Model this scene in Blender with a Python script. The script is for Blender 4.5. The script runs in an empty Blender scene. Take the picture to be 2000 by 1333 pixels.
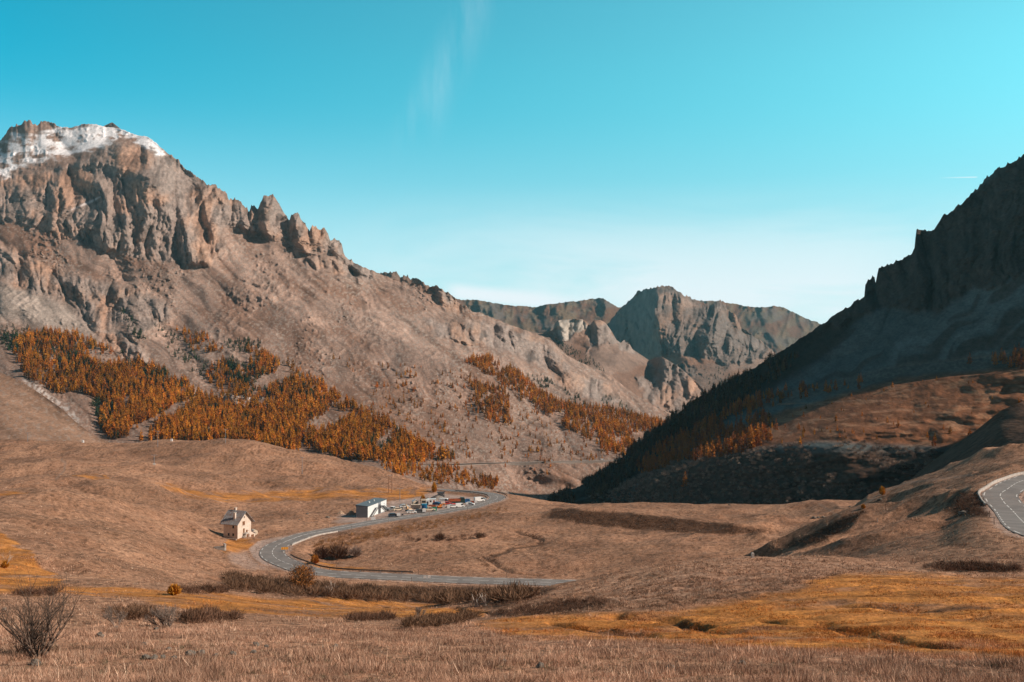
HAZC = (3.8, 5.9, 6.5); CLOUDC = (6.3, 6.75, 7.0); SKYSTR = .142; SUNSTR = 5.0; SUNCOL = (1.0, .84, .71); EXPO = 0.1; HAZE = 0.000028
import bpy, bmesh, math, random
import numpy as np
from mathutils import Vector, Matrix
random.seed(7); RNG = np.random.default_rng(11)
C = bpy.context.scene.collection
F = 1944.0; CX = 1000.0; CY = 666.5
PITCH = math.atan((720-666.5)/F); CP, SP = math.cos(PITCH), math.sin(PITCH)

def unproj(px, py, D):
    px = np.asarray(px, float); py = np.asarray(py, float); D = np.asarray(D, float)
    s = (px-CX)/F; u = (CY-py)/F
    y = CP-u*SP; z = SP+u*CP
    k = D/y
    return s*k, D*np.ones_like(k), z*k
def proj(X, Y, Z):
    f = Y*CP+Z*SP; u = Z*CP-Y*SP
    return CX+F*X/f, CY-F*u/f

# ---------------------------------------------------------------- noise
_r = np.random.default_rng(5); PERM = np.concatenate([_r.permutation(256)]*3).astype(np.int32)
_g = _r.normal(size=(256, 3)); GR = (_g/np.linalg.norm(_g, axis=1)[:, None]).astype(np.float32)
def perlin(x, y, z):
    x = np.asarray(x, np.float32); y = np.asarray(y, np.float32); z = np.asarray(z, np.float32)
    sh = np.broadcast(x, y, z).shape
    x = np.broadcast_to(x, sh).ravel(); y = np.broadcast_to(y, sh).ravel(); z = np.broadcast_to(z, sh).ravel()
    xi = np.floor(x); yi = np.floor(y); zi = np.floor(z)
    xf = x-xi; yf = y-yi; zf = z-zi
    xi = xi.astype(np.int32) & 255; yi = yi.astype(np.int32) & 255; zi = zi.astype(np.int32) & 255
    w = lambda t: t*t*t*(t*(t*6-15)+10)
    u, v, s = w(xf), w(yf), w(zf)
    out = 0
    for a in (0, 1):
        pa = PERM[xi+a]; wa = u if a else 1-u
        for b in (0, 1):
            pb = PERM[pa+yi+b]; wb = wa*(v if b else 1-v)
            for c in (0, 1):
                g = GR[PERM[pb+zi+c]]
                out = out+wb*(s if c else 1-s)*(g[:, 0]*(xf-a)+g[:, 1]*(yf-b)+g[:, 2]*(zf-c))
    return (out*1.5).reshape(sh)
def fbm(x, y, z=0.0, octv=4, gain=.5, lac=2.03):
    o = 0; a = 1.0; f = 1.0
    for i in range(octv):
        o = o+a*perlin(x*f+i*17.3, y*f+i*5.1, z*f+i*9.7); a *= gain; f *= lac
    return o
def ridged(x, y, z=0.0, octv=4, gain=.55, lac=2.1):
    o = 0; a = 1.0; f = 1.0; wgt = 1.0
    for i in range(octv):
        n = 1-np.abs(perlin(x*f+i*31.3, y*f+i*7.1, z*f+i*3.7))*1.6
        n = np.clip(n, 0, 1)**2
        o = o+a*n*wgt; wgt = np.clip(n*1.6, 0.25, 1); a *= gain; f *= lac
    return o
def sstep(a, b, x):
    t = np.clip((x-a)/(b-a), 0, 1); return t*t*(3-2*t)
def inpoly(poly, x, y):
    x = np.asarray(x); y = np.asarray(y); r = np.zeros(x.shape, bool); n = len(poly)
    for i in range(n):
        x1, y1 = poly[i]; x2, y2 = poly[(i+1) % n]
        c = (y1 > y) != (y2 > y)
        if y2 != y1:
            r ^= c & (x < (x2-x1)*(y-y1)/(y2-y1)+x1)
    return r
def segdist(pl, x, y):
    best = np.full(np.shape(x), 1e9); tt = np.zeros(np.shape(x)); 
    for i in range(len(pl)-1):
        ax, ay = pl[i][:2]; bx, by = pl[i+1][:2]; dx, dy = bx-ax, by-ay
        t = np.clip(((x-ax)*dx+(y-ay)*dy)/(dx*dx+dy*dy+1e-9), 0, 1)
        d = np.hypot(x-ax-t*dx, y-ay-t*dy); m = d < best
        best = np.where(m, d, best); tt = np.where(m, i+t, tt)
    return best, tt
def softpoly(poly, x, y, soft):
    """1 inside, fading over soft outside/inside the edge"""
    x = np.asarray(x, float); y = np.asarray(y, float); out = np.zeros(x.shape)
    xs = [p[0] for p in poly]; ys = [p[1] for p in poly]
    m = (x > min(xs)-soft) & (x < max(xs)+soft) & (y > min(ys)-soft) & (y < max(ys)+soft)
    if not m.any(): return out
    xx = x[m]; yy = y[m]; d, _ = segdist(list(poly)+[poly[0]], xx, yy)
    ins = inpoly(poly, xx, yy); out[m] = sstep(-soft, soft, np.where(ins, d, -d)); return out

# ---------------------------------------------------------------- objects
def tag(o, label=None, cat=None, group=None, kind=None):
    if label: o['label'] = label
    if cat: o['category'] = cat
    if group: o['group'] = group
    if kind: o['kind'] = kind
    return o
def link(name, me, parent=None, loc=None, rz=None, scale=None):
    o = bpy.data.objects.new(name, me); C.objects.link(o)
    if parent is not None: o.parent = parent
    if loc is not None: o.location = loc
    if rz is not None: o.rotation_euler = (0, 0, rz)
    if scale is not None: o.scale = scale if hasattr(scale, '__len__') else (scale,)*3
    return o
def empty(name, loc, rz=0.0, label=None, cat=None, group=None):
    o = link(name, None, None, loc, rz); o.empty_display_size = .5
    return tag(o, label, cat, group)
def mesh_np(name, V, faces, mat, col=None, smooth=True):
    """V (n,3); faces (m,k) ints, equal k"""
    me = bpy.data.meshes.new(name); V = np.ascontiguousarray(V, np.float32); faces = np.ascontiguousarray(faces, np.int32)
    m, k = faces.shape
    me.vertices.add(len(V)); me.vertices.foreach_set('co', V.ravel())
    me.loops.add(m*k); me.loops.foreach_set('vertex_index', faces.ravel())
    me.polygons.add(m); me.polygons.foreach_set('loop_start', np.arange(0, m*k, k, dtype=np.int32))
    me.polygons.foreach_set('loop_total', np.full(m, k, np.int32)) if False else None
    me.polygons.foreach_set('use_smooth', np.full(m, smooth, bool))
    if col is not None:
        a = me.color_attributes.new('Col', 'FLOAT_COLOR', 'POINT')
        c4 = np.ones((len(V), 4), np.float32); c4[:, :3] = col; a.data.foreach_set('color', c4.ravel())
    me.materials.append(mat); me.update(calc_edges=True); me.validate()
    return me
def grid_faces(nv, nu, flip=False):
    i = np.arange(nv-1)[:, None]*nu+np.arange(nu-1)[None, :]
    f = np.stack([i, i+1, i+nu+1, i+nu], -1).reshape(-1, 4)
    return f[:, ::-1] if flip else f

class MB:
    """collects boxes, bars, tubes and polygons into one mesh"""
    def __init__(s): s.v = []; s.f = []
    def add(s, vs, fs):
        b = len(s.v); s.v += [tuple(v) for v in vs]; s.f += [tuple(b+i for i in f) for f in fs]; return s
    def box(s, x0, x1, y0, y1, z0, z1, bev=0.0):
        if bev <= 0:
            return s.add([(x0, y0, z0), (x1, y0, z0), (x1, y1, z0), (x0, y1, z0), (x0, y0, z1), (x1, y0, z1), (x1, y1, z1), (x0, y1, z1)],
                         [(3, 2, 1, 0), (4, 5, 6, 7), (0, 1, 5, 4), (1, 2, 6, 5), (2, 3, 7, 6), (3, 0, 4, 7)])
        b = bev
        v = [(x0, y0, z0), (x1, y0, z0), (x1, y1, z0), (x0, y1, z0), (x0, y0, z1-b), (x1, y0, z1-b), (x1, y1, z1-b), (x0, y1, z1-b),
             (x0+b, y0+b, z1), (x1-b, y0+b, z1), (x1-b, y1-b, z1), (x0+b, y1-b, z1)]
        return s.add(v, [(3, 2, 1, 0), (0, 1, 5, 4), (1, 2, 6, 5), (2, 3, 7, 6), (3, 0, 4, 7), (4, 5, 9, 8), (5, 6, 10, 9), (6, 7, 11, 10), (7, 4, 8, 11), (8, 9, 10, 11)])
    def prism(s, pts, y0, y1):
        """profile pts (x,z) counter-clockwise seen from -y, extruded along y"""
        n = len(pts); v = [(x, y0, z) for x, z in pts]+[(x, y1, z) for x, z in pts]
        return s.add(v, [tuple(range(n)), tuple(range(2*n-1, n-1, -1))]+[(i, i+n, (i+1) % n+n, (i+1) % n) for i in range(n)])
    def tube(s, p, q, r0, r1=None, n=6):
        r1 = r0 if r1 is None else r1
        p = Vector(p); q = Vector(q); d = (q-p)
        if d.length < 1e-6: return s
        d.normalize(); a = d.orthogonal().normalized(); b = d.cross(a)
        v = []
        for c, r in ((p, r0), (q, r1)):
            for i in range(n):
                t = 2*math.pi*i/n; v.append(tuple(c+(a*math.cos(t)+b*math.sin(t))*r))
        return s.add(v, [(i, (i+1) % n, (i+1) % n+n, i+n) for i in range(n)]+[tuple(range(n-1, -1, -1)), tuple(range(n, 2*n))])
    def bar(s, p, q, w, h):
        p = Vector(p); q = Vector(q); d = (q-p).normalized(); sd = d.cross(Vector((0, 0, 1)))
        sd = sd.normalized() if sd.length > 1e-4 else Vector((1, 0, 0)); up = sd.cross(d)
        v = [tuple(c+sd*i*w/2+up*j*h/2) for c in (p, q) for i, j in ((-1, -1), (1, -1), (1, 1), (-1, 1))]
        return s.add(v, [(0, 3, 2, 1), (4, 5, 6, 7), (0, 1, 5, 4), (1, 2, 6, 5), (2, 3, 7, 6), (3, 0, 4, 7)])
    def mesh(s, name, mat, smooth=False):
        me = bpy.data.meshes.new(name); me.from_pydata(s.v, [], s.f); me.materials.append(mat)
        if smooth:
            for p in me.polygons: p.use_smooth = True
        me.update(); return me
    def build(s, name, mat, parent=None, loc=None, rz=None, smooth=False):
        return link(name, s.mesh(name, mat, smooth), parent, loc, rz)

# ---------------------------------------------------------------- materials
def new_mat(name, rough=.9, spec=.2):
    m = bpy.data.materials.new(name); m.use_nodes = True; nt = m.node_tree; b = nt.nodes['Principled BSDF']
    b.inputs['Roughness'].default_value = rough; b.inputs['Specular IOR Level'].default_value = spec
    return m, nt, b
def N(nt, t, **k):
    n = nt.nodes.new(t)
    for a, v in k.items(): setattr(n, a, v)
    return n
def mixc(nt, fac, a, b, mode='MIX'):
    n = N(nt, 'ShaderNodeMix', data_type='RGBA', blend_type=mode)
    for s, v in ((0, fac), (6, a), (7, b)):
        if hasattr(v, 'links'): nt.links.new(v, n.inputs[s])
        elif isinstance(v, (int, float)): n.inputs[s].default_value = v
        else: n.inputs[s].default_value = (*v, 1)
    return n.outputs[2]
def noise_node(nt, scale, detail=4, vec=None, rough=.6):
    n = N(nt, 'ShaderNodeTexNoise'); n.inputs['Scale'].default_value = scale; n.inputs['Detail'].default_value = detail; n.inputs['Roughness'].default_value = rough
    if vec is None:
        t = N(nt, 'ShaderNodeTexCoord'); vec = t.outputs['Object']
    nt.links.new(vec, n.inputs['Vector']); return n
def ramp(nt, src, p0, p1, c0=(0, 0, 0), c1=(1, 1, 1)):
    r = N(nt, 'ShaderNodeValToRGB'); r.color_ramp.elements[0].position = p0; r.color_ramp.elements[1].position = p1
    r.color_ramp.elements[0].color = (*c0, 1); r.color_ramp.elements[1].color = (*c1, 1)
    nt.links.new(src, r.inputs[0]); return r.outputs[0]
def mat(name, col, rough=.85, spec=.2, scale=3.0, var=.25, bump=0.0, col2=None, metal=0.0, objrand=0.0, trans=0.0):
    m, nt, b = new_mat(name, rough, spec); b.inputs['Metallic'].default_value = metal
    n = noise_node(nt, scale, 5)
    c2 = col2 if col2 else tuple(c*(1-var) for c in col); c1 = col if col2 else tuple(min(1, c*(1+var)) for c in col)
    c = mixc(nt, ramp(nt, n.outputs[0], .35, .65), c2, c1)
    if objrand:
        oi = N(nt, 'ShaderNodeObjectInfo'); h = N(nt, 'ShaderNodeHueSaturation')
        for k, lo, hi in (('Value', 1-objrand, 1+objrand), ('Hue', .5-objrand*.06, .5+objrand*.05)):
            mr = N(nt, 'ShaderNodeMapRange'); mr.inputs[3].default_value = lo; mr.inputs[4].default_value = hi
            nt.links.new(oi.outputs['Random'], mr.inputs[0]); nt.links.new(mr.outputs[0], h.inputs[k])
        nt.links.new(c, h.inputs['Color']); c = h.outputs[0]
    nt.links.new(c, b.inputs['Base Color'])
    if trans:
        b.inputs['Subsurface Weight'].default_value = 0
    if bump:
        bp = N(nt, 'ShaderNodeBump'); bp.inputs['Strength'].default_value = .8; bp.inputs['Distance'].default_value = bump
        nt.links.new(n.outputs[0], bp.inputs['Height']); nt.links.new(bp.outputs[0], b.inputs['Normal'])
    return m
def mat_col(name, scales, var, bump, rough=.95, vscale=(1, 1, 1)):
    """terrain: kind of ground per vertex, times noise at several real sizes, with bumps"""
    m, nt, b = new_mat(name, rough, .08)
    at = N(nt, 'ShaderNodeVertexColor', layer_name='Col'); tc = N(nt, 'ShaderNodeTexCoord')
    mp = N(nt, 'ShaderNodeMapping'); mp.inputs['Scale'].default_value = vscale; nt.links.new(tc.outputs['Object'], mp.inputs[0])
    c = at.outputs[0]; hs = None
    for s, v, bm in zip(scales, var, bump):
        n = noise_node(nt, s, 5, mp.outputs[0], .65)
        r = ramp(nt, n.outputs[0], .3, .7, (1-v,)*3, (1+v,)*3)
        c = mixc(nt, 1.0, c, r, 'MULTIPLY')
        mu = N(nt, 'ShaderNodeMath', operation='MULTIPLY'); mu.inputs[1].default_value = bm; nt.links.new(n.outputs[0], mu.inputs[0])
        if hs is None: hs = mu.outputs[0]
        else:
            ad = N(nt, 'ShaderNodeMath', operation='ADD'); nt.links.new(hs, ad.inputs[0]); nt.links.new(mu.outputs[0], ad.inputs[1]); hs = ad.outputs[0]
    bp = N(nt, 'ShaderNodeBump'); bp.inputs['Strength'].default_value = 1; bp.inputs['Distance'].default_value = 1.0
    nt.links.new(hs, bp.inputs['Height']); nt.links.new(bp.outputs[0], b.inputs['Normal']); nt.links.new(c, b.inputs['Base Color'])
    return m
# ================================================================ near ground: thin-plate surface through surveyed points
CT = [  # (px, py, D)  D = metres ahead
 # foreground bench
 (-500,1600,10),(500,1700,10),(1000,1700,10),(1500,1700,10),(2500,1600,10),
 (-400,1450,24),(200,1470,24),(1000,1480,24),(1800,1470,24),(2400,1440,24),
 (-300,1335,40),(200,1340,40),(600,1345,40),(1000,1345,40),(1500,1340,40),(2000,1335,41),(2300,1330,41),
 (-300,1265,55),(0,1275,52),(300,1265,54),(700,1275,55),(1100,1285,53),(1500,1285,53),(1900,1290,53),(2300,1280,55),
 (-300,1200,80),(0,1205,76),(300,1215,76),(550,1225,78),(750,1225,82),(950,1238,80),(1200,1250,70),(1500,1240,72),(1800,1225,74),(2000,1220,76),(2300,1215,78),
 # wet meadow
 (-300,1140,130),(0,1150,122),(200,1165,125),(350,1170,130),(550,1185,135),(750,1190,140),(900,1200,120),(1000,1205,100),(1150,1212,88),(1300,1210,88),(1500,1195,90),(1700,1170,95),(1850,1160,98),(2050,1160,98),(2300,1150,105),
 (100,1142,160),(330,1150,165),(500,1165,190),(700,1172,205),(870,1182,215),(950,1190,190),
 # road bank
 (560,1148,232),(700,1152,240),(850,1160,240),(1000,1165,235),
 (560,1128,250),(700,1138,262),(850,1143,266),(1000,1147,266),(1150,1150,264),(1100,1139.5,279),(1165,1141,278),
 # hillock in the middle
 (1000,1180,125),(1060,1168,127),(1100,1158,130),(1165,1143,134),(1200,1130,138),(1300,1102,145),(1400,1092,150),(1470,1088,152),(1550,1089,152),(1650,1094,150),(1720,1104,150),
 (1040,1196,98),(1100,1192,98),(1180,1184,100),(1250,1170,105),(1400,1155,108),(1550,1135,112),(1650,1125,118),(1750,1120,125),
 (1200,1148,180),(1350,1135,185),(1500,1120,190),(1650,1108,190),(1100,1158,200),
 # plain (about 60 m below the eye)
 (1300,1128,270),(1150,1131,292),(1000,1124,296),(850,1121,296),(700,1113,300),(620,1095,320),
 (1450,1105,270),(1300,1080,320),(1100,1075,335),(900,1075,335),(750,1070,340),(640,1062,350),
 (1500,1068,315),(1400,1050,345),(1200,1045,360),(1000,1040,370),(850,1035,372),(760,1030,376),
 (1100,1010,430),(950,1000,432),
 # long dark bank on the plain
 (1080,1012,400),(1150,1024,385),(1250,1032,378),(1350,1042,368),(1450,1045,362),(1520,1040,362),
 (1090,990,412),(1150,996,402),(1250,1003,394),(1350,1013,384),(1430,1026,375),
 (1100,1000,450),(1200,1004,450),(1300,1005,440),(1400,1010,430),(1500,1012,420),
 # rim of the plateau
 (1000,976,505),(1080,984,505),(1200,985,500),(1300,984,490),(1420,988,480),(1530,985,470),(1620,978,455),(1580,1010,400),
 (1080,1060,620),(1300,1070,620),(1500,1060,620),(1640,1040,620),
 (1080,1000,1000),(1400,1000,1000),
 # hairpin, house
 (480,1075,322),(520,1105,292),(600,1117,280),(440,1098,285),(462,1050,352),(480,1046,362),(440,1041,362),(520,1048,360),(400,1066,315),(420,1050,350),
 (600,1040,368),(680,1028,388),(560,1050,352),(730,1013,420),(690,1012,425),(800,1003,430),(860,998,440),(920,988,460),(960,980,480),
 (850,978,490),(780,990,465),(900,973,512),(945,963.4,546),(965,967.3,530),(915,960.2,562),(880,958.2,578),(972,972,514),(1000,970,530),(985,964,555),(930,972,520),
 # left slope
 (0,1125,165),(-300,1120,165),(200,1135,180),(350,1130,215),(430,1125,235),(460,1135,225),
 (-300,1040,205),(0,1050,205),(100,1060,210),(200,1065,228),(300,1072,250),(380,1080,275),
 (-300,975,270),(0,990,262),(100,1000,270),(200,1015,285),(300,1035,305),
 (-300,945,315),(0,964,305),(80,961,310),(150,968,320),(220,985,330),(300,1003,340),(380,1022,348),(430,1032,372),
 (-300,960,350),(0,985,350),(100,985,360),(220,995,370),(330,1010,385),(420,1022,400),
 (500,1005,425),(560,1000,430),(620,1008,425),(540,1030,385),(600,1022,395),
 # second row of hills
 (-300,920,430),(0,938,430),(90,930,430),(190,930,435),(270,938,445),(340,955,450),(410,976,455),(480,994,455),
 (-300,925,480),(0,945,480),(100,940,480),(200,940,485),(300,950,490),(400,965,500),(480,975,505),(560,978,500),(640,990,480),(700,998,470),
 # third
 (-300,880,560),(0,902,545),(100,896,550),(200,902,550),(300,912,550),(400,925,550),(480,940,560),(560,950,560),(650,955,560),(750,962,545),(800,968,535),
 (0,905,600),(150,900,605),(300,905,600),(450,905,600),(600,920,600),
 (600,935,585),(700,940,585),(780,952,575),
 # skyline of the hills
 (-300,850,690),(-100,860,700),(0,862,700),(100,862,700),(200,868,695),(265,869,690),(330,862,680),(400,859,670),(460,859,660),(520,872,655),(580,886,650),(640,892,645),(700,905,640),(760,924,630),(820,945,620),(860,956,615),(900,962,610),
 (-300,900,850),(0,920,850),(300,920,820),(500,925,800),(700,945,760),(850,985,720),(950,990,700),
 (-300,960,1000),(0,985,1000),(400,985,1000),(800,1000,950),
 # right hand hill with the upper road
 (2050,1040,165),(2000,1030,172),(1930,1045,172),(1850,1065,172),(1780,1085,172),(1900,1080,150),(2050,1075,145),(1800,1105,150),(1950,1110,130),(2100,1110,130),
 (2300,1060,150),(2300,1120,120),
 (2000,1012,200),(2100,1020,190),(1950,968,236),(2000,945,258),(2060,925,275),(2060,990,215),(2200,960,220),(2300,940,230),
 (1900,1025,205),(1830,1040,210),(1740,1062,202),(1660,1085,205),(1740,1040,222),(1830,1015,229),(1890,1010,224),(1912,962,246),(1925,956,246),(1868,1003,229),(1892,1003,230),
 (1600,1072,240),(1560,1062,265),(1600,1038,272),(1650,1001,284),(1700,988,288),(1750,990,285),(1700,1030,255),(1640,1040,258),
 (1540,1058,300),(1620,1030,330),(1700,1015,330),
 (1850,960,275),(1800,975,300),(1750,985,320),(1900,940,290),(1960,920,300),(2050,900,310),
 (1784,930,375),(1829,916,365),(1884,903,350),(1955,884,345),(2000,877,340),(2100,870,330),(2300,860,330),
 (1720,962,380),(1680,985,380),(1640,992,370),(1740,975,345),
 (1784,960,430),(1829,950,430),(1950,930,430),(2100,920,430),(2300,900,430),(1700,985,440),
 (1700,1050,620),(1900,1010,620),(2200,980,620),(2500,950,620),(1900,1000,1000),(2500,980,1000),
 (2700,1500,20),(2700,1250,60),(2700,1130,110),(2700,1000,200),(2700,900,330),(-700,1500,20),(-700,1250,60),(-700,1130,130),(-700,1000,220),(-700,900,430),(-700,850,700),
]
CT = np.array(CT, float)
_x, _y, _z = unproj(CT[:, 0], CT[:, 1], CT[:, 2])
_U = np.stack([_x/_y, np.log(_y)], 1); _T = -_z/_y
def _k(r2): return .5*r2*np.log(r2+1e-12)
_n = len(_U); _A = np.zeros((_n+3, _n+3))
_d2 = ((_U[:, None]-_U[None])**2).sum(-1); _A[:_n, :_n] = _k(_d2)+np.eye(_n)*1.5e-4
_A[:_n, _n] = 1; _A[:_n, _n+1:] = _U; _A[_n, :_n] = 1; _A[_n+1:, :_n] = _U.T
_W = np.linalg.solve(_A, np.concatenate([_T, [0, 0, 0]]))
def z_base(X, Y):
    X = np.asarray(X, float); Y = np.asarray(Y, float); sh = np.broadcast(X, Y).shape
    X = np.broadcast_to(X, sh).ravel(); Y = np.maximum(np.broadcast_to(Y, sh).ravel(), 1.0); out = np.empty(X.size)
    U32 = _U.astype(np.float32); W32 = _W.astype(np.float32)
    for s in range(0, X.size, 60000):
        u = (X[s:s+60000]/Y[s:s+60000]).astype(np.float32); v = np.log(Y[s:s+60000]).astype(np.float32)
        d2 = (u[:, None]-U32[None, :, 0])**2+(v[:, None]-U32[None, :, 1])**2
        out[s:s+60000] = (.5*d2*np.log(d2+1e-12))@W32[:_n]+_W[_n]+u*_W[_n+1]+v*_W[_n+2]
    z = -out*Y
    near = np.clip(Y/26, 0, 1); z = np.where(Y < 26, -1.65-(26-0)*0.0+(z+1.65)*near if False else z, z)
    return z.reshape(sh)
def hit_fn(zf, px, py, d0=25, d1=1000):
    """first point where the eye ray through a pixel meets the ground"""
    px = np.atleast_1d(np.asarray(px, float)); py = np.atleast_1d(np.asarray(py, float))
    Ds = np.exp(np.linspace(math.log(d0), math.log(d1), 420))
    X, Y, Z = unproj(px[:, None], py[:, None], Ds[None]); g = zf(X, Y)
    below = Z < g; i = np.where(below.any(1), below.argmax(1), len(Ds)-1); i = np.maximum(i, 1)
    a = (Z-g)[np.arange(len(px)), i-1]; b = (Z-g)[np.arange(len(px)), i]
    t = np.clip(a/(a-b+1e-9), 0, 1); D = Ds[i-1]+(Ds[i]-Ds[i-1])*t
    x, y, z = unproj(px, py, D); return np.stack([x, y, zf(x, y)], -1)

def smooth_line(P, step):
    """Catmull-Rom through points, even spacing"""
    P = np.asarray(P, float); Q = np.vstack([2*P[0]-P[1], P, 2*P[-1]-P[-2]]); out = []
    for i in range(1, len(Q)-2):
        for t in np.linspace(0, 1, 20, endpoint=False):
            a, b, c, d = Q[i-1], Q[i], Q[i+1], Q[i+2]
            out.append(.5*(2*b+(c-a)*t+(2*a-5*b+4*c-d)*t*t+(3*b-a-3*c+d)*t**3))
    out.append(P[-1]); out = np.array(out); s = np.concatenate([[0], np.cumsum(np.linalg.norm(np.diff(out[:, :2], axis=0), axis=1))])
    n = max(2, int(s[-1]/step)); q = np.linspace(0, s[-1], n); return np.stack([np.interp(q, s, out[:, k]) for k in range(out.shape[1])], 1)

R1FAR = [(852,957.5,592),(880,958.2,578),(915,960.2,562),(945,963.4,546),(965,967.3,530),(972,972,514),(964,978,500),(945,984,487)]
R1PX = [(920,990),(890,995.5),(858,1001),(800,1009.5),(750,1017.5),(700,1026),(650,1035),(600,1045),(567,1054.5),(543,1066),(532,1078),(538,1091),(562,1103),(600,1113),(650,1119.5),(720,1125.5),(800,1130)]
_p = hit_fn(z_base, [p[0] for p in R1PX], [p[1] for p in R1PX], 150); _p = np.vstack([np.stack(unproj(*np.array(R1FAR, float).T), 1), _p, np.stack(unproj(*np.array([(900,1134,281),(1000,1137,280),(1100,1139.5,279),(1165,1141,278),(1230,1145,277)], float).T), 1)])
_p = np.vstack([_p, [_p[-1][0]+14, _p[-1][1]-1, _p[-1][2]-.7], [_p[-1][0]+30, _p[-1][1]-3, _p[-1][2]-2.0]])
ROAD1 = smooth_line(_p, 1.5)
def _sm(a, k):
    w = np.hanning(k); w /= w.sum(); return np.convolve(np.pad(a, k//2, 'edge'), w, 'valid')[:len(a)]
ROAD1[:, 2] = _sm(ROAD1[:, 2], 41)
R2PX = [(2300,905),(2150,912),(2060,925),(2010,937),(1972,950),(1954,966),(1960,984),(1982,1005),(2010,1030),(2060,1052),(2150,1072),(2320,1078),(2500,1070)]
_p = hit_fn(z_base, [p[0] for p in R2PX[1:]], [p[1] for p in R2PX[1:]], 150)
ROAD2 = smooth_line(_p, 1.5); ROAD2[:, 2] = _sm(ROAD2[:, 2], 31)
ROADS = ((ROAD1, 4.1), (ROAD2, 3.9))
def road_blend(X, Y, z):
    X = np.asarray(X, float); Y = np.asarray(Y, float); z = np.array(z, float)
    for R, hw in ROADS:
        R = R[::2]; m = (X > R[:, 0].min()-25) & (X < R[:, 0].max()+25) & (Y > R[:, 1].min()-25) & (Y < R[:, 1].max()+25)
        idx = np.nonzero(m.ravel())[0]
        xf = X.ravel(); yf = Y.ravel(); zf = z.ravel()
        for s in range(0, len(idx), 40000):
            ii = idx[s:s+40000]
            d2 = (xf[ii][:, None]-R[None, :, 0])**2+(yf[ii][:, None]-R[None, :, 1])**2
            j = d2.argmin(1); d = np.sqrt(d2[np.arange(len(ii)), j]); w = 1-sstep(hw+1.5, hw+11, d)
            zf[ii] = zf[ii]*(1-w)+R[j, 2]*w
        z = zf.reshape(z.shape)
    return z
STREAMS = [([(880,1192),(960,1198),(1010,1200)], .5, .8), ([(1205,1203),(1260,1208),(1330,1212),(1350,1222),(1400,1234),(1470,1238)], .8, 1.3), ([(1490,1212),(1560,1215),(1640,1222),(1700,1240),(1760,1252),(1840,1262)], .7, 1.0),
           ([(1010,1040),(1050,1050),(1058,1060),(1010,1066),(985,1075),(950,1090),(975,1105),(1000,1116),(1060,1121)], .6, 1.2), ([(1080,1220),(1200,1235),(1290,1245)], .4, .7), ([(1650,1185),(1800,1190),(1950,1186),(2100,1180)], .4, .9), ([(600,1170),(740,1178),(755,1186)], .5, .8)]
STREAMW = []
for pl, dp, wd in STREAMS:
    h = hit_fn(z_base, [p[0] for p in pl], [p[1] for p in pl], 45); STREAMW.append((smooth_line(h, 2.0), dp, wd))
YARD = [(655,1018),(665,1004),(690,1003),(720,1000),(760,984),(815,970),(850,962),(900,968),(935,972),(960,975),(950,984),(900,993),(850,1000),(780,1010),(700,1023)]
_h = hit_fn(z_base, [p[0] for p in YARD], [p[1] for p in YARD], 250); YARDW = [tuple(p[:2]) for p in _h]
def z_ground(X, Y, fine=True):
    X = np.asarray(X, float); Y = np.asarray(Y, float)
    z = z_base(X, Y)
    far = sstep(60, 220, Y); yard = 1-softpoly(YARDW, X, Y, 6.0)
    z = z+fbm(X/38, Y/30, 3.0, 3)*1.35*far*(1+.9*sstep(-20, -90, X))*yard+fbm(X/11, Y/11, 8.0, 3)*(.10+.30*far)*yard
    if fine: z = z+fbm(X/2.6, Y/2.6, 1.0, 3)*.09*yard*(1-.3*far)
    z = z+(ridged(X/46, Y/38, 12., 2)-.9)*2.2*sstep(35, 75, X)*sstep(190, 230, Y)*(1-sstep(420, 480, Y))
    # hummocky wet meadow
    hm = sstep(70, 85, Y)*(1-sstep(110, 150, Y))*sstep(-10, 10, X)
    z = z+hm*.5*(np.abs(fbm(X/9, Y/3.4, 2.0, 2))-.3)
    for S, dp, wd in STREAMW:
        m = (X > S[:, 0].min()-8) & (X < S[:, 0].max()+8) & (Y > S[:, 1].min()-8) & (Y < S[:, 1].max()+8)
        if m.any():
            d, _ = segdist([tuple(s[:2]) for s in S[::2]], X[m]+fbm(X[m]/5, Y[m]/5, 0., 2)*1.5, Y[m]); z[m] -= .7*dp*(1-sstep(wd*.5, wd*1.7, d))
    return road_blend(X, Y, z)
GRID = {}
def z_fast(X, Y):
    X = np.asarray(X, float); Y = np.clip(np.asarray(Y, float), 1.0, 999.9); p = np.clip(CX+F*X/Y, GRID['px'][0], GRID['px'][-1]-.01)
    i = np.clip(np.searchsorted(GRID['px'], p)-1, 0, len(GRID['px'])-2); j = np.clip(np.searchsorted(GRID['Y'], Y)-1, 0, len(GRID['Y'])-2)
    a = (p-GRID['px'][i])/(GRID['px'][i+1]-GRID['px'][i]); b = (Y-GRID['Y'][j])/(GRID['Y'][j+1]-GRID['Y'][j]); Z = GRID['Z']
    return (Z[j, i]*(1-a)+Z[j, i+1]*a)*(1-b)+(Z[j+1, i]*(1-a)+Z[j+1, i+1]*a)*b
def hitN(px, py, d0=25):
    px = np.atleast_1d(px); py = np.atleast_1d(py); return np.concatenate([hit_fn(z_fast, px[s:s+4000], py[s:s+4000], d0) for s in range(0, len(px), 4000)])

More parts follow.
